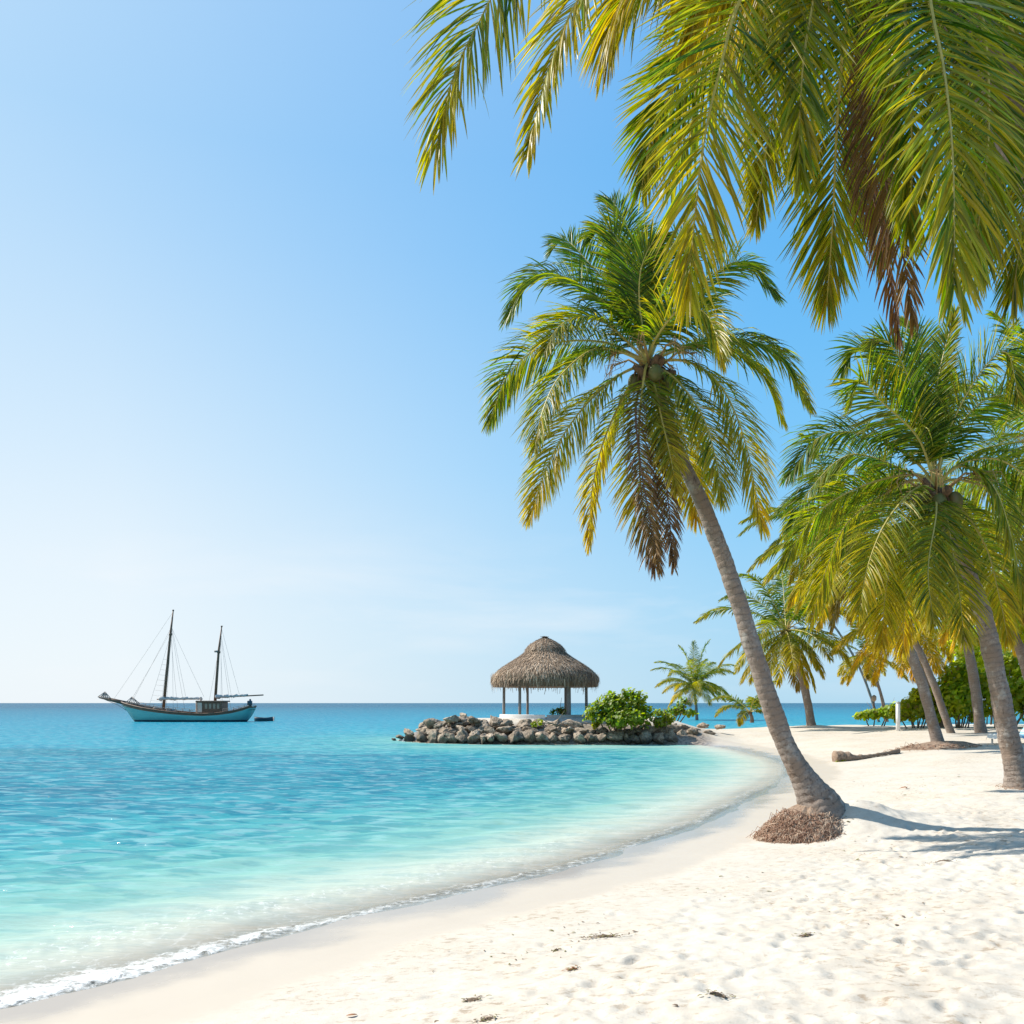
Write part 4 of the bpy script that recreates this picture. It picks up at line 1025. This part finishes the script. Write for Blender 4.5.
for ti, prof in enumerate(tiers):
    prof = np.array(prof); pr, L = spline(prof, 24)
    n = 64; a = np.arange(n) / n * 6.2832
    rad = pr[:, 0][:, None] * (1 + .03 * (N1(a[None] * 3, pr[:, 1][:, None] * 2 + ti) - .5)) - .05
    V = np.stack([rad * np.cos(a), rad * np.sin(a), np.repeat(pr[:, 1][:, None] - .04, n, 1)], -1)
    V = np.concatenate([V, V[:1] * [.80, .80, 1] + [0, 0, .10], V[:1] * [.1, .1, 1] + [0, 0, 1.3 if ti == 0 else .3]])
    order = [len(pr) + 1, len(pr)] + list(range(len(pr)))
    i, j = np.meshgrid(np.arange(len(order) - 1), np.arange(n), indexing='ij'); od = np.array(order)
    f = np.stack([od[i] * n + j, od[i] * n + (j + 1) % n, od[i + 1] * n + (j + 1) % n, od[i + 1] * n + j], -1).reshape(-1, 4)
    verts = [V.reshape(-1, 3)]; faces = [f]; cols = [np.tile([.15, 0, 0, 1], (V.size // 3, 1))]
    r = np.random.default_rng(50 + ti)
    ns = 9500 if ti == 0 else 2600
    u = r.random(ns) ** .72; idx = u * 23                     # 0 = eaves
    rr0 = np.interp(idx, np.arange(24), pr[:, 0]); zz0 = np.interp(idx, np.arange(24), pr[:, 1])
    g = np.gradient(pr, axis=0); g /= np.linalg.norm(g, axis=1)[:, None]
    tr_ = -np.interp(idx, np.arange(24), g[:, 0]); tz = -np.interp(idx, np.arange(24), g[:, 1])
    az = r.uniform(0, 6.2832, ns); er = np.stack([np.cos(az), np.sin(az), np.zeros(ns)], 1); et = np.stack([-np.sin(az), np.cos(az), np.zeros(ns)], 1)
    d = -(-er * tr_[:, None]) if False else er * tr_[:, None] + np.array([0, 0, 1]) * tz[:, None]
    nrm = er * (-tz)[:, None] + np.array([0, 0, 1]) * tr_[:, None]; nrm *= np.sign((nrm * er).sum(1))[:, None]
    p = er * rr0[:, None] + np.array([0, 0, 1]) * zz0[:, None]
    d = d + et * r.normal(0, .16, ns)[:, None] + nrm * r.uniform(.02, .20, ns)[:, None]; d /= np.linalg.norm(d, axis=1)[:, None]
    l = r.uniform(.25, .6, ns) * np.where((u < .12) & (r.random(ns) < .35), 1.7, 1); wd_ = r.uniform(.012, .03, ns)
    start = p - d * (l * .6)[:, None] - nrm * .03; end = p + d * (l * .4)[:, None] + np.array([0, 0, -1]) * (l * r.uniform(0, .25, ns))[:, None]
    q = np.stack([start - et * wd_[:, None], start + et * wd_[:, None], end + et * (wd_ * .5)[:, None], end - et * (wd_ * .5)[:, None]], 1)
    nb_ = len(verts[0]); verts.append(q.reshape(-1, 3)); faces.append((np.arange(ns) * 4)[:, None] + np.arange(4)[None] + nb_)
    cv = np.zeros((ns, 4, 4)); cv[..., 3] = 1; cv[..., 0] = np.clip(r.normal(.5, .24, ns), 0, 1)[:, None]; cols.append(cv.reshape(-1, 4))
    o = build('thatch_roof' if ti == 0 else 'thatch_cap', np.concatenate(verts), [np.concatenate(faces)], M['thatch'], gaz if ti == 0 else roof, attrs={'leafcol': np.concatenate(cols)}, smooth=False)
    if ti == 0: roof = o

# ------------------------------------------------------------------ the two-masted boat
D = CAM_H * F / (721.6 - HOR); kb = D / F
b0 = np.array([W(190, 721, D)[0], D, 0.0])
boat = thing('sailing_boat', b0, 'turquoise two masted wooden boat anchored offshore with its sails furled', 'boat')
def bp(px, py, y=0): return np.array([(px - 190) * kb, y, (721.6 - py) * kb])
M['hull_paint'] = simple('hull_paint', (.055, .33, .36), (.085, .40, .42), .7, .45, .1, stretch=(.4, 1, 1))
M['hull_paint'] = None
M['hull_dark'] = simple('hull_dark', (.02, .05, .08), (.03, .075, .10), 2, .6, .1)
M['hull_wood'] = simple('hull_wood', (.115, .058, .032), (.20, .11, .065), 3, .6, .2, stretch=(.3, 2, 2))
M['deck_wood'] = simple('deck_wood', (.26, .19, .13), (.36, .27, .19), 3, .7, .2, stretch=(.3, 3, 1))
M['sail'] = simple('sail', (.58, .55, .52), (.40, .37, .34), 5, .85, .4, .03, stretch=(.5, 2, 2))
M['cream'] = simple('cream', (.55, .42, .33), (.66, .52, .42), 2, .6, .05)
M['rope'] = simple('rope', (.20, .17, .15), (.30, .26, .22), 5, .8, 0)
M['white_paint'] = simple('white_paint', (.70, .69, .66), (.78, .77, .75), 3, .5, .05)
def hull_grid(stations):
    """stations: px, half beam (m), sheer py, keel depth m"""
    V = []; 
    lev = [0, .18, .36, .46, .56, .68, .80, .90, 1.0]
    for px, hb, sh, kd, xw in stations:
        zt = (721.6 - sh) * kb
        ring = []
        for q in lev:
            z = -kd + (zt + kd) * q
            fx = px + (xw - px) * (1 - q) ** 1.3
            wq = hb * (math.sin(min(1, q * 1.05) * math.pi / 2) ** .55)
            ring.append(((fx - 190) * kb, -wq, z))
        V.append(ring)
    return np.array(V), lev
ST = [(121, .06, 702.2, .2, 140), (126, .55, 703.6, .7, 140), (134, 1.05, 705.4, 1.0, 142), (146, 1.6, 707.8, 1.1, 148), (162, 2.0, 710.2, 1.1, 163), (178, 2.2, 712.2, 1.1, 178), (194, 2.25, 713.4, 1.1, 194), (209, 2.2, 714.0, 1.1, 209), (222, 2.05, 713.3, 1.1, 221), (236, 1.8, 711.3, 1.0, 233), (247, 1.55, 708.6, .6, 240), (253, 1.35, 706.4, .2, 245)]
def hull_mat():
    m, nt, out = mat('hull_paint'); t = NT(nt)
    sx = t.n('SeparateXYZ'); t.l(t.coords('Object'), sx.inputs[0])
    c = t.mix(t.ramp(t.noise(.7, 5, .6, t.coords('Object', (.4, 1, 1.5))), [(.35, 0.0), (.7, 1.0)]), (.10, .36, .34), (.18, .47, .43))
    c = t.mix(t.ramp(sx.outputs[2], [(.20, 1.0), (.23, 0.0)]), c, (.018, .05, .075))
    b = t.n('BsdfPrincipled'); b.inputs['Roughness'].default_value = .45; t.l(c, b.inputs['Base Color'])
    t.l(b.outputs[0], out.inputs[0]); return m
M['hull_paint'] = hull_mat()
V, lev = hull_grid(ST)
ns_, nl = V.shape[:2]
Vm = V * [1, -1, 1]
verts = np.concatenate([V.reshape(-1, 3), Vm.reshape(-1, 3)])
i, j = np.meshgrid(np.arange(ns_ - 1), np.arange(nl - 1), indexing='ij')
fa = np.stack([i * nl + j, (i + 1) * nl + j, (i + 1) * nl + j + 1, i * nl + j + 1], -1).reshape(-1, 4); fb = fa[:, ::-1] + ns_ * nl
zc = verts[fa][:, :, 2].mean(1)
ji = j.reshape(-1)
mi = np.where(ji >= nl - 2, 2, 0)
sternf = np.array([[(ns_ - 1) * nl + q, ns_ * nl + (ns_ - 1) * nl + q, ns_ * nl + (ns_ - 1) * nl + q + 1, (ns_ - 1) * nl + q + 1] for q in range(nl - 1)])
build('hull', verts, [np.concatenate([fa, fb, sternf])], [M['hull_paint'], M['hull_dark'], M['hull_wood']], boat, np.concatenate([mi, mi, np.where(np.arange(nl - 1) >= nl - 2, 2, 0)]), smooth=True)
# deck
top = V[:, -1]; dk = np.concatenate([top * [1, .97, 1] - [0, 0, .38], top * [1, -.97, 1] - [0, 0, .38]])
df = np.array([[q, q + 1, ns_ + q + 1, ns_ + q] for q in range(ns_ - 1)])
build('deck', dk, df, M['deck_wood'], boat)
mb = MB()
for sgn_ in (-1, 1):
    pts = top * [1, sgn_ * -1 if False else sgn_, 1]; pts = np.stack([top[:, 0], sgn_ * np.abs(top[:, 1]), top[:, 2] + .05], 1)
    C, _ = spline(pts, 60); mb.tube(C, .09, 6)
mb.build('rail', M['hull_wood'], boat)
# rail stanchions and guard lines
mb = MB()
for sgn_ in (-1, 1):
    for px in list(range(134, 205, 7)) + list(range(228, 252, 5)):
        y = sgn_ * np.interp(px, [s[0] for s in ST], [s[1] for s in ST]) * .97; sh = np.interp(px, [s[0] for s in ST], [s[2] for s in ST])
        mb.tube([bp(px, sh, y), bp(px, sh - 3.6, y)], .028, 4)
    for e in (2.0, 3.5):
        pts = [bp(px, np.interp(px, [s[0] for s in ST], [s[2] for s in ST]) - e, sgn_ * np.interp(px, [s[0] for s in ST], [s[1] for s in ST]) * .97) for px in range(134, 206, 6)]
        mb.tube(pts, .02, 4)
        pts = [bp(px, np.interp(px, [s[0] for s in ST], [s[2] for s in ST]) - e, sgn_ * np.interp(px, [s[0] for s in ST], [s[1] for s in ST]) * .97) for px in range(228, 253, 4)]
        mb.tube(pts, .02, 4)
mb.build('guard_rail', M['rope'], boat)
mb = MB(); mb.tube([bp(128, 703.6), bp(114, 700.6), bp(99.3, 697.2)], [.26, .20, .12], 8); mb.tube([bp(134, 703), bp(112, 698.4), bp(99.5, 696.6)], .03, 4)
mb.tube([bp(99.5, 697.5), bp(118, 705), bp(132, 714)], .025, 4)
mb.build('bowsprit', M['hull_wood'], boat)
for tri in (((99.8, 697), (105, 691.8), (109.5, 698.2)), ((127.5, 702.5), (132, 696.8), (139, 704.0))):
    mb = MB()
    for s_ in range(5):
        e = s_ / 4
        lo = bp(tri[0][0] + (tri[2][0] - tri[0][0]) * e, tri[0][1] + (tri[2][1] - tri[0][1]) * e, -.5 + e * .2); mb.tube([lo, bp(*tri[1])], .045, 5)
        lo = bp(tri[0][0] + (tri[2][0] - tri[0][0]) * e, tri[0][1] + (tri[2][1] - tri[0][1]) * e, .5 - e * .2); mb.tube([lo, bp(*tri[1])], .045, 5)
    mb.tube([bp(*tri[0], -.5), bp(*tri[2], -.3)], .05, 5); mb.tube([bp(*tri[0], .5), bp(*tri[2], .3)], .05, 5)
    mb.build('bow_railing', M['rope'], boat)
mast = None
for (x0, y0, x1, y1, xm, ym, lab) in ((163.2, 711, 173.2, 610.2, 170.5, 634, 'taller fore mast'), (214.4, 712, 221.7, 626.2, 218.6, 652, 'shorter aft mast')):
    mb = MB(); mb.tube([bp(x0, y0), bp(xm, ym), bp(x1, y1)], [.185, .14, .07], 10); mb.tube([bp(xm, ym + 1.2), bp(xm + .2, ym - .8)], .2, 8)
    mb.tube([bp(x1, y1 + .8), bp(x1, y1 - .5)], .11, 6)
    o = mb.build('mast', M['hull_wood'], boat); o['label'] = lab
    if x0 > 200: m2 = o
mb = MB(); mb.tube([bp(214.6, 652, 0), bp(217.9, 652, 0)], .05, 5); mb.box(bp(216.6, 651.4), (.42, .42, .2)); mb.build('radar_bracket', M['rope'], m2)
for a_, b_, rb, nm in (((157, 699.3), (202.5, 699.0), .07, 'boom'), ((214.5, 697.6), (263.4, 695.0), .075, 'boom')):
    mb = MB(); mb.tube([bp(*a_), bp(*b_)], [rb, rb], 8); bo = mb.build('boom', M['hull_wood'], boat)
    mb = MB(); e0, e1 = (.05, .98) if a_[0] < 200 else (.02, .68)
    pts = [bp(a_[0] + (b_[0] - a_[0]) * q, a_[1] + (b_[1] - a_[1]) * q - .8) + [0, 0, .04 * math.sin(q * 60)] for q in np.linspace(e0, e1, 28)]
    rads = [(.20 + .035 * math.sin(q * 70) + .05 * math.sin(q * 23)) * (1.15 - .5 * q) for q in np.linspace(0, 1, 28)]
    mb.tube(pts, rads, 9); mb.build('furled_sail', M['sail'], bo)
cab = None
mb = MB(); c0 = bp(212, 707.5); mb.box(bp(212.5, 707.6), (25 * kb, 2.3, 12 * kb), bev=.06, m=0); cab = mb.build('cabin', M['hull_wood'], boat, smooth=False)
mb = MB(); mb.box(bp(213, 701.3), (27.5 * kb, 2.6, .16), bev=.05); mb.build('cabin_roof', M['hull_wood'], cab, smooth=False)
mb = MB(); mb.box(bp(203.2, 707.4, -1.17), (4.4 * kb, .06, 9.6 * kb)); mb.build('cabin_panel', M['cream'], cab, smooth=False)
for px in (209.5, 213.5, 217.5, 221.5):
    mb = MB(); mb.box(bp(px, 706.2, -1.165), (2.4 * kb, .05, 5.2 * kb)); mb.build('cabin_window', M['deck_wood'], cab, smooth=False)
mb = MB(); mb.box(bp(201.5, 707, -.3), (.9, .9, 1.3), bev=.05); mb.tube([bp(201.8, 701, -.3), bp(201.8, 697, -.3)], .12, 6); mb.build('companionway', M['cream'], boat, smooth=False)
for px, sz, m in ((170.2, .62, 'rope'), (174.5, .5, 'hull_dark'), (156, .4, 'deck_wood'), (238, .7, 'white_paint'), (243, .55, 'cream'), (232, .45, 'white_paint')):
    mb = MB(); sh = np.interp(px, [s[0] for s in ST], [s[2] for s in ST])
    mb.box(bp(px, sh - .3, -.4), (sz, sz, sz), bev=.08, taper=.85); mb.build('deck_locker', M[m], boat, smooth=False)
mb = MB(); mb.tube([bp(250, 707), bp(250.2, 699.0)], [.17, .10], 6); mb.box(bp(249.8, 703), (.5, .5, .55), bev=.06); mb.build('stern_post', M['hull_dark'], boat)
mb = MB()
lines = [((172, 626), (133, 700)), ((171.6, 630), (133, 697)), ((173, 612), (114, 699)), ((170.6, 634), (155, 707)), ((170.8, 634), (172, 709)), ((171.5, 628), (179, 709)), ((171.5, 625), (186, 698)), ((171.8, 628), (204, 697)),
         ((220.5, 640), (209, 702)), ((220.5, 640), (222.5, 702)), ((221, 634), (232, 700)), ((221.4, 628), (240, 697)), ((220.8, 636), (226, 709))]
for (ax, ay), (bx, by) in lines:
    sy = .9 if by > 704 else 0
    for s_ in ((-1, 1) if sy else (1,)):
        mb.tube([bp(ax, ay), bp((ax + bx) / 2, (ay + by) / 2 + .5, s_ * sy * .9), bp(bx, by, s_ * sy * 2)], .013, 3)
for q in range(9):                                         # ratlines
    e = .35 + q * .07
    for (l0, l1) in ((lines[3], lines[4]),):
        pa = [l0[0][k_] + (l0[1][k_] - l0[0][k_]) * e for k_ in (0, 1)]; pb = [l1[0][k_] + (l1[1][k_] - l1[0][k_]) * e for k_ in (0, 1)]
        mb.tube([bp(*pa, -1.7 * e), bp(*pb, -1.7 * e)], .012, 3)
mb.build('rigging', M['rope'], boat)

# dinghy tied astern
D2 = CAM_H * F / (721.0 - HOR); k2 = D2 / F
d0 = np.array([W(264.5, 721, D2)[0], D2 - .2, 0])
din = thing('dinghy', d0, 'small dark rowing dinghy floating behind the stern of the two masted boat', 'boat')
n = 15; V = []
for q in np.linspace(-1, 1, n):
    hb = .62 * (1 - abs(q) ** 3) ** .6 + .02 if q < 0 else .62 * (1 - q ** 4 * .4)
    sh = .42 + .12 * q * q
    V.append([(q * 1.18 * (1 + .0), y_ * hb, z_) for y_, z_ in ((-1, sh), (-.92, .2), (-.6, -.08), (0, -.15), (.6, -.08), (.92, .2), (1, sh), (.9, sh), (.8, .2), (.5, .05), (0, .02), (-.5, .05), (-.8, .2), (-.9, sh))])
V = np.array(V); m_ = V.shape[1]
i, j = np.meshgrid(np.arange(n - 1), np.arange(m_), indexing='ij')
f = np.stack([i * m_ + j, (i + 1) * m_ + j, (i + 1) * m_ + (j + 1) % m_, i * m_ + (j + 1) % m_], -1).reshape(-1, 4)
caps = np.array([list(range(m_))[::-1], [(n - 1) * m_ + q for q in range(m_)]])
build('hull', V.reshape(-1, 3), [f, caps], M['hull_dark'], din)
for q in (-.45, .25):
    mb = MB(); mb.box((q, 0, .30), (.22, 1.02, .05)); mb.build('thwart', M['deck_wood'], din, smooth=False)

# ------------------------------------------------------------------ log, lounger, posts, litter
p0 = on_ground(833, 762); 
log = thing('fallen_log', p0, 'weathered grey brown log with a thick mossy end lying on the sand', 'log')
pe = on_ground(898, 753) - p0
lxy = [(0, 0), (.45, .02), (.9, .06)] + [(pe[0] * q, pe[1] * q * q) for q in (.6, .8, 1.0)]
C, L = spline([(q[0], q[1], gz(p0[0] + q[0], p0[1] + q[1]) - p0[2] + .07 + (.05 if n_ < 2 else 0)) for n_, q in enumerate(lxy)], 60)
mb = MB(); uq = np.linspace(0, 1, 60)
mb.tube(C, np.interp(uq, [0, .015, .10, .2, .35, .6, .8, 1], [.10, .22, .24, .14, .075, .06, .07, .10]) * (1 + .13 * np.sin(uq * 47) + .10 * np.sin(uq * 91) + .08 * np.sin(uq * 23)), 14)
mb.build('log_body', M['logwood'] if 'logwood' in M else M['root'], log)
foliage(log, [(.22, -.2, .02, .22, .12, .09)], 90, .035, 71, .55, name='weed_tuft')

lp = on_ground(1016, 744); Dl = lp[1]; kl = Dl / F
lou = thing('sun_lounger', lp, 'white sun lounger with a blue and white striped towel behind the right edge palm', 'sun lounger')
lou.rotation_euler = (0, 0, R(8))
M['blue_cloth'] = simple('blue_cloth', (.20, .42, .56), (.28, .50, .62), 8, .9, .2)
mb = MB(); mb.box((0, -.31, .30), (1.95, .05, .06)); mb.box((0, .31, .30), (1.95, .05, .06))
for q in np.linspace(-.9, .9, 13): mb.box((q, 0, .32), (.09, .57, .025))
mb.build('frame', M['white_paint'], lou, smooth=False)
for sx in (-.8, .8):
    for sy in (-.30, .30):
        mb = MB(); mb.box((sx, sy * .9, .13), (.05, .05, .28)); mb.build('leg', M['white_paint'], lou, smooth=False)
xs_, ysz = np.meshgrid(np.linspace(-1.0, .45, 60), np.linspace(-.38, .38, 22), indexing='ij')
zz_ = .375 + .035 * N1(xs_ * 5, ysz * 6) + .015 * np.sin(xs_ * 20 + ysz * 8) - np.clip(np.abs(ysz) - .31, 0, 1) * 2.0 - np.clip(-.93 - xs_, 0, 1) * 2.2
V = np.stack([xs_, ysz, zz_], -1); V2 = V - [0, 0, .012]
i, j = np.meshgrid(np.arange(59), np.arange(21), indexing='ij')
f = np.stack([i * 22 + j, (i + 1) * 22 + j, (i + 1) * 22 + j + 1, i * 22 + j + 1], -1).reshape(-1, 4)
build('towel', np.concatenate([V.reshape(-1, 3), V2.reshape(-1, 3)]), [np.concatenate([f, f[:, ::-1] + 60 * 22])], [M['blue_cloth'], M['white_paint']], lou,
      np.concatenate([((i.reshape(-1) // 8 + 1) % 2)] * 2))
mb = MB(); ang = R(52)
for sy in (-.29, .29): mb.tube([(.45, sy, .34), (.45 + .75 * math.cos(ang), sy, .34 + .75 * math.sin(ang))], .03, 6)
for q in np.linspace(.06, .72, 9): mb.box((.45 + q * math.cos(ang), 0, .34 + q * math.sin(ang)), (.05, .57, .05))
br = mb.build('backrest', M['white_paint'], lou, smooth=False)
mb = MB()
for q in np.linspace(.05, .78, 10):
    mb.box((.41 + q * math.cos(ang), 0, .39 + q * math.sin(ang)), (.10, .60, .085), m=int(q * 12) % 2, bev=.02)
mb.build('back_cushion', [M['blue_cloth'], M['white_paint']], lou, smooth=False)

pp = W(898, 720, 47.5); pp[2] = gz(pp[0], pp[1])
po = thing('marker_post', pp, 'white round post standing in the sand left of the bright hedge', 'post')
mb = MB(); h = 28 * pp[1] / F; mb.tube([(0, 0, -.2), (0, 0, h * .5), (0, 0, h - .05), (0, 0, h)], [.11, .11, .11, .08], 12); mb.build('shaft', M['white_paint'], po)
mb = MB(); mb.tube([(0, 0, h), (0, 0, h + .05)], [.13, .10], 12); mb.build('cap', M['concrete'], po)
pp = on_ground(874, 718.5)
po = thing('garden_lamp', pp, 'thin brown lamp post with a rounded head among the low shrubs by the far shore', 'lamp post')
mb = MB(); h = 17 * pp[1] / F; mb.tube([(0, 0, -.1), (0, 0, h)], [.06, .05], 8); mb.build('pole', M['hull_wood'], po)
mb = MB(); mb.tube([(0, 0, h), (0, 0, h + .12), (0, 0, h + .34), (0, 0, h + .44)], [.07, .16, .16, .05], 10); mb.build('lamp_head', M['deck_wood'], po)

# litter on the sand
M['litter_dark'] = simple('litter_dark', (.09, .06, .04), (.22, .15, .095), 20, .9, .2)
M['litter_green'] = simple('litter_green', (.13, .115, .035), (.22, .19, .07), 20, .9, .2)
M['leaf_brown'] = simple('leaf_brown', (.20, .085, .04), (.33, .15, .06), 12, .8, .2)
def scrap(mb, p, l, wv, a, r, m):
    """a curled strip of weed or dry leaf"""
    n = 5; q = np.linspace(-1, 1, n)
    cx = q * l / 2; cy = (q * q) * l * r.normal(0, .2); z = .004 + (1 - q * q) * l * r.uniform(.02, .18)
    hw = wv / 2 * (1 - .75 * q * q)
    V = []
    for k_ in range(n):
        for s_ in (-1, 0, 1): V.append((cx[k_], cy[k_] + s_ * hw[k_], z[k_] + (0 if s_ else hw[k_] * .35)))
    V = np.array(V); ca, sa = math.cos(a), math.sin(a)
    V = np.stack([V[:, 0] * ca - V[:, 1] * sa, V[:, 0] * sa + V[:, 1] * ca, V[:, 2]], 1) + p
    f = [(k_ * 3 + c_, (k_ + 1) * 3 + c_, (k_ + 1) * 3 + c_ + 1, k_ * 3 + c_ + 1) for k_ in range(n - 1) for c_ in (0, 1)]
    mb.add(V, f, m)
def surf(x, y):
    i_ = min(max(np.searchsorted(xs, x) - 1, 0), nx - 2); j_ = min(max(np.searchsorted(ys, y) - 1, 0), ny - 2)
    fx = (x - xs[i_]) / (xs[i_ + 1] - xs[i_]); fy = (y - ys[j_]) / (ys[j_ + 1] - ys[j_])
    return (Z[i_, j_] * (1 - fx) + Z[i_ + 1, j_] * fx) * (1 - fy) + (Z[i_, j_ + 1] * (1 - fx) + Z[i_ + 1, j_ + 1] * fx) * fy
r = np.random.default_rng(61); mb = MB(); cnt = 0
cx = r.uniform(-3, 12, 15000); cy = r.uniform(4, 24, 15000); cs = shore_dist(cx, cy)
dens = fbm(N4, cx * .5, cy * .5, 3)
for x, y, s, d in zip(cx, cy, cs, dens):
    band = math.exp(-((s - 3.4) / 1.3) ** 2)
    if s < 2.0 or r.random() > (.05 + .34 * band) * sstep(.36, .60, d): continue
    l = r.uniform(.012, .045) if r.random() < .93 else r.uniform(.045, .085)
    scrap(mb, (x, y, surf(x, y)), l, l * r.uniform(.2, .55), r.uniform(0, 6.28), r, int(r.random() < .35)); cnt += 1
lit = mb.build('beach_litter', [M['litter_dark'], M['litter_green']]); tag(lit, 'scattered scraps of dry weed and leaf on the pale sand', 'litter', kind='stuff')
for px, py, n, sp, sz, lab in ((606, 938, 70, .16, .06, 'widest tan clump of dry seaweed below the middle of the beach'), (556, 951, 22, .05, .05, 'small dark scrap of seaweed on the smooth sand'), (573, 971, 26, .06, .05, 'reddish brown clump of weed on the sand'), (472, 1003, 28, .08, .05, 'flat dark streak of seaweed near the bottom of the smooth sand'),
                               (487, 1021, 30, .07, .05, 'dark seaweed clump at the very bottom of the smooth sand'), (806, 935, 26, .07, .05, 'brown weed clump in the trampled sand below the bare roots'), (940, 863, 40, .22, .05, 'long tan streak of dry weed right of the bare roots'), (718, 997, 26, .09, .05, 'olive seaweed clump at the bottom of the trampled sand')):
    p = on_ground(px, py); mb = MB()
    for q in range(n):
        x, y = r.normal(0, sp * .6), r.normal(0, sp * .25)
        scrap(mb, (x, y, surf(p[0] + x, p[1] + y) - p[2] + r.uniform(0, .015)), sz * r.uniform(.3, .9), sz * .25 * r.uniform(.5, 1.2), r.uniform(0, 6.28), r, int(r.random() < .4))
    na = 18; aa = np.arange(na) / na * 6.2832; ra = sp * .6 * (.9 + .5 * r.random(na))
    bx, by = ra * np.cos(aa), ra * .4 * np.sin(aa)
    bz_ = [surf(p[0] + x, p[1] + y) - p[2] - .004 for x, y in zip(bx, by)]
    mb.add([(x, y, z) for x, y, z in zip(bx, by, bz_)] + [(x * .5, y * .5, surf(p[0] + x * .5, p[1] + y * .5) - p[2] + .012) for x, y in zip(bx, by)] + [(0, 0, surf(p[0], p[1]) - p[2] + .02)],
           [(q, (q + 1) % na, na + (q + 1) % na, na + q) for q in range(na)], 0)
    mb.f.setdefault(3, []).append(np.array([(na + q, na + (q + 1) % na, 2 * na) for q in range(na)]) + mb.n - 2 * na - 1); mb.m.setdefault(3, []).append(np.zeros(na))
    o = mb.build('seaweed_clump', [M['leaf_brown'] if 'reddish' in lab else M['litter_dark'], M['litter_green']]); o.location = p
    tag(o, lab, 'seaweed', 'clumps of dry seaweed on the sand')
for px, py, l, lab in ((905, 789, .20, 'single orange dry leaf on the sand left of the right edge palm'), (352, 1017, .07, 'small tan dry leaf on the smooth sand at the bottom')):
    p = on_ground(px, py); mb = MB(); scrap(mb, (0, 0, surf(p[0], p[1]) - p[2] + .005), l, l * .5, .3, r, 0)
    o = mb.build('dry_leaf', [M['leaf_brown']]); o.location = p; tag(o, lab, 'leaf', 'dry leaves on the sand')

# ------------------------------------------------------------------ light, sky, camera
SUN = Vector((-.93, .34, .98)).normalized()
sl = bpy.data.lights.new('sun', 'SUN'); sl.energy = 5.0; sl.angle = R(.53); sl.color = (1, .955, .88)
so = bpy.data.objects.new('sun', sl); COL.objects.link(so); so.rotation_euler = SUN.to_track_quat('Z', 'Y').to_euler()
w = bpy.data.worlds.new('World'); scene.world = w; w.use_nodes = True
nt = w.node_tree; nt.nodes.clear(); t = NT(nt)
sky = t.n('TexSky', sky_type='NISHITA'); sky.sun_disc = False
sky.sun_elevation = math.asin(SUN.z); sky.sun_rotation = math.atan2(SUN.x, SUN.y)
sky.altitude = 0; sky.air_density = 1.0; sky.dust_density = 1.0; sky.ozone_density = 2.0
bg = t.n('Background'); bg.inputs[1].default_value = .13
# thin bright cloud low over the sea
tc = t.n('TexCoord'); mp = t.n('Mapping'); mp.inputs['Scale'].default_value = (1.6, 1.6, 7.0); t.l(tc.outputs['Generated'], mp.inputs[0])
cl = t.noise(2.2, 6, .55, mp.outputs[0], dist=.3)
sp = t.n('SeparateXYZ'); t.l(tc.outputs['Generated'], sp.inputs[0])
lowm = t.ramp(sp.outputs[2], [(.0, 0.0), (.02, .5), (.10, 1.0), (.22, 0.0)])
cf = t.math('MULTIPLY', t.ramp(cl, [(.50, 0.0), (.72, .36)]), lowm)
E = 5.0
def lin(r, g, b): return tuple(E * ((q / 255 + .055) / 1.055) ** 2.4 for q in (r, g, b))
grad = t.ramp(sp.outputs[2], [(0, lin(182, 221, 243)), (.1, lin(168, 217, 247)), (.25, lin(128, 202, 251)), (.45, lin(92, 182, 247)), (.62, lin(72, 169, 243)), (1, lin(50, 135, 212))])
dt = t.n('VectorMath', operation='DOT_PRODUCT'); t.l(tc.outputs['Generated'], dt.inputs[0]); dt.inputs[1].default_value = SUN[:]
gl = t.math('POWER', t.math('MAXIMUM', t.math('DIVIDE', t.math('SUBTRACT', dt.outputs['Value'], .12), .88), 0.0), 2.2)
grad = t.mix(t.math('MULTIPLY', gl, .88, True), grad, lin(222, 244, 254))
# paler towards the horizon below the sun
hz = t.math('MULTIPLY', t.ramp(sp.outputs[2], [(0, 1.0), (.15, .85), (.52, 0.0)]), t.ramp(t.math('ADD', t.math('MULTIPLY', sp.outputs[0], -1.0), .5), [(0.25, .0), (.5, .34), (.90, 1.0)]))
grad = t.mix(hz, grad, lin(238, 247, 253))
col = t.mix(.96, sky.outputs[0], grad)
col = t.mix(cf, col, lin(252, 253, 255))
t.l(col, bg.inputs[0]); ow = t.n('OutputWorld'); t.l(bg.outputs[0], ow.inputs[0])

cd = bpy.data.cameras.new('camera'); cam = bpy.data.objects.new('camera', cd); COL.objects.link(cam)
cam.location = (0, 0, CAM_H); cam.rotation_euler = (R(90), 0, 0)
cd.sensor_width = 36; cd.lens = F / 1024 * 36; cd.shift_y = (HOR - 512) / 1024
cd.clip_start = .05; cd.clip_end = 60000
scene.camera = cam
vs = scene.view_settings; vs.view_transform = 'Standard'; vs.look = 'None'; vs.gamma = 1; vs.use_curve_mapping = False; vs.exposure = .62
scene.cycles.max_bounces = 8; scene.cycles.transparent_max_bounces = 12
scene.cycles.caustics_reflective = False; scene.cycles.caustics_refractive = False
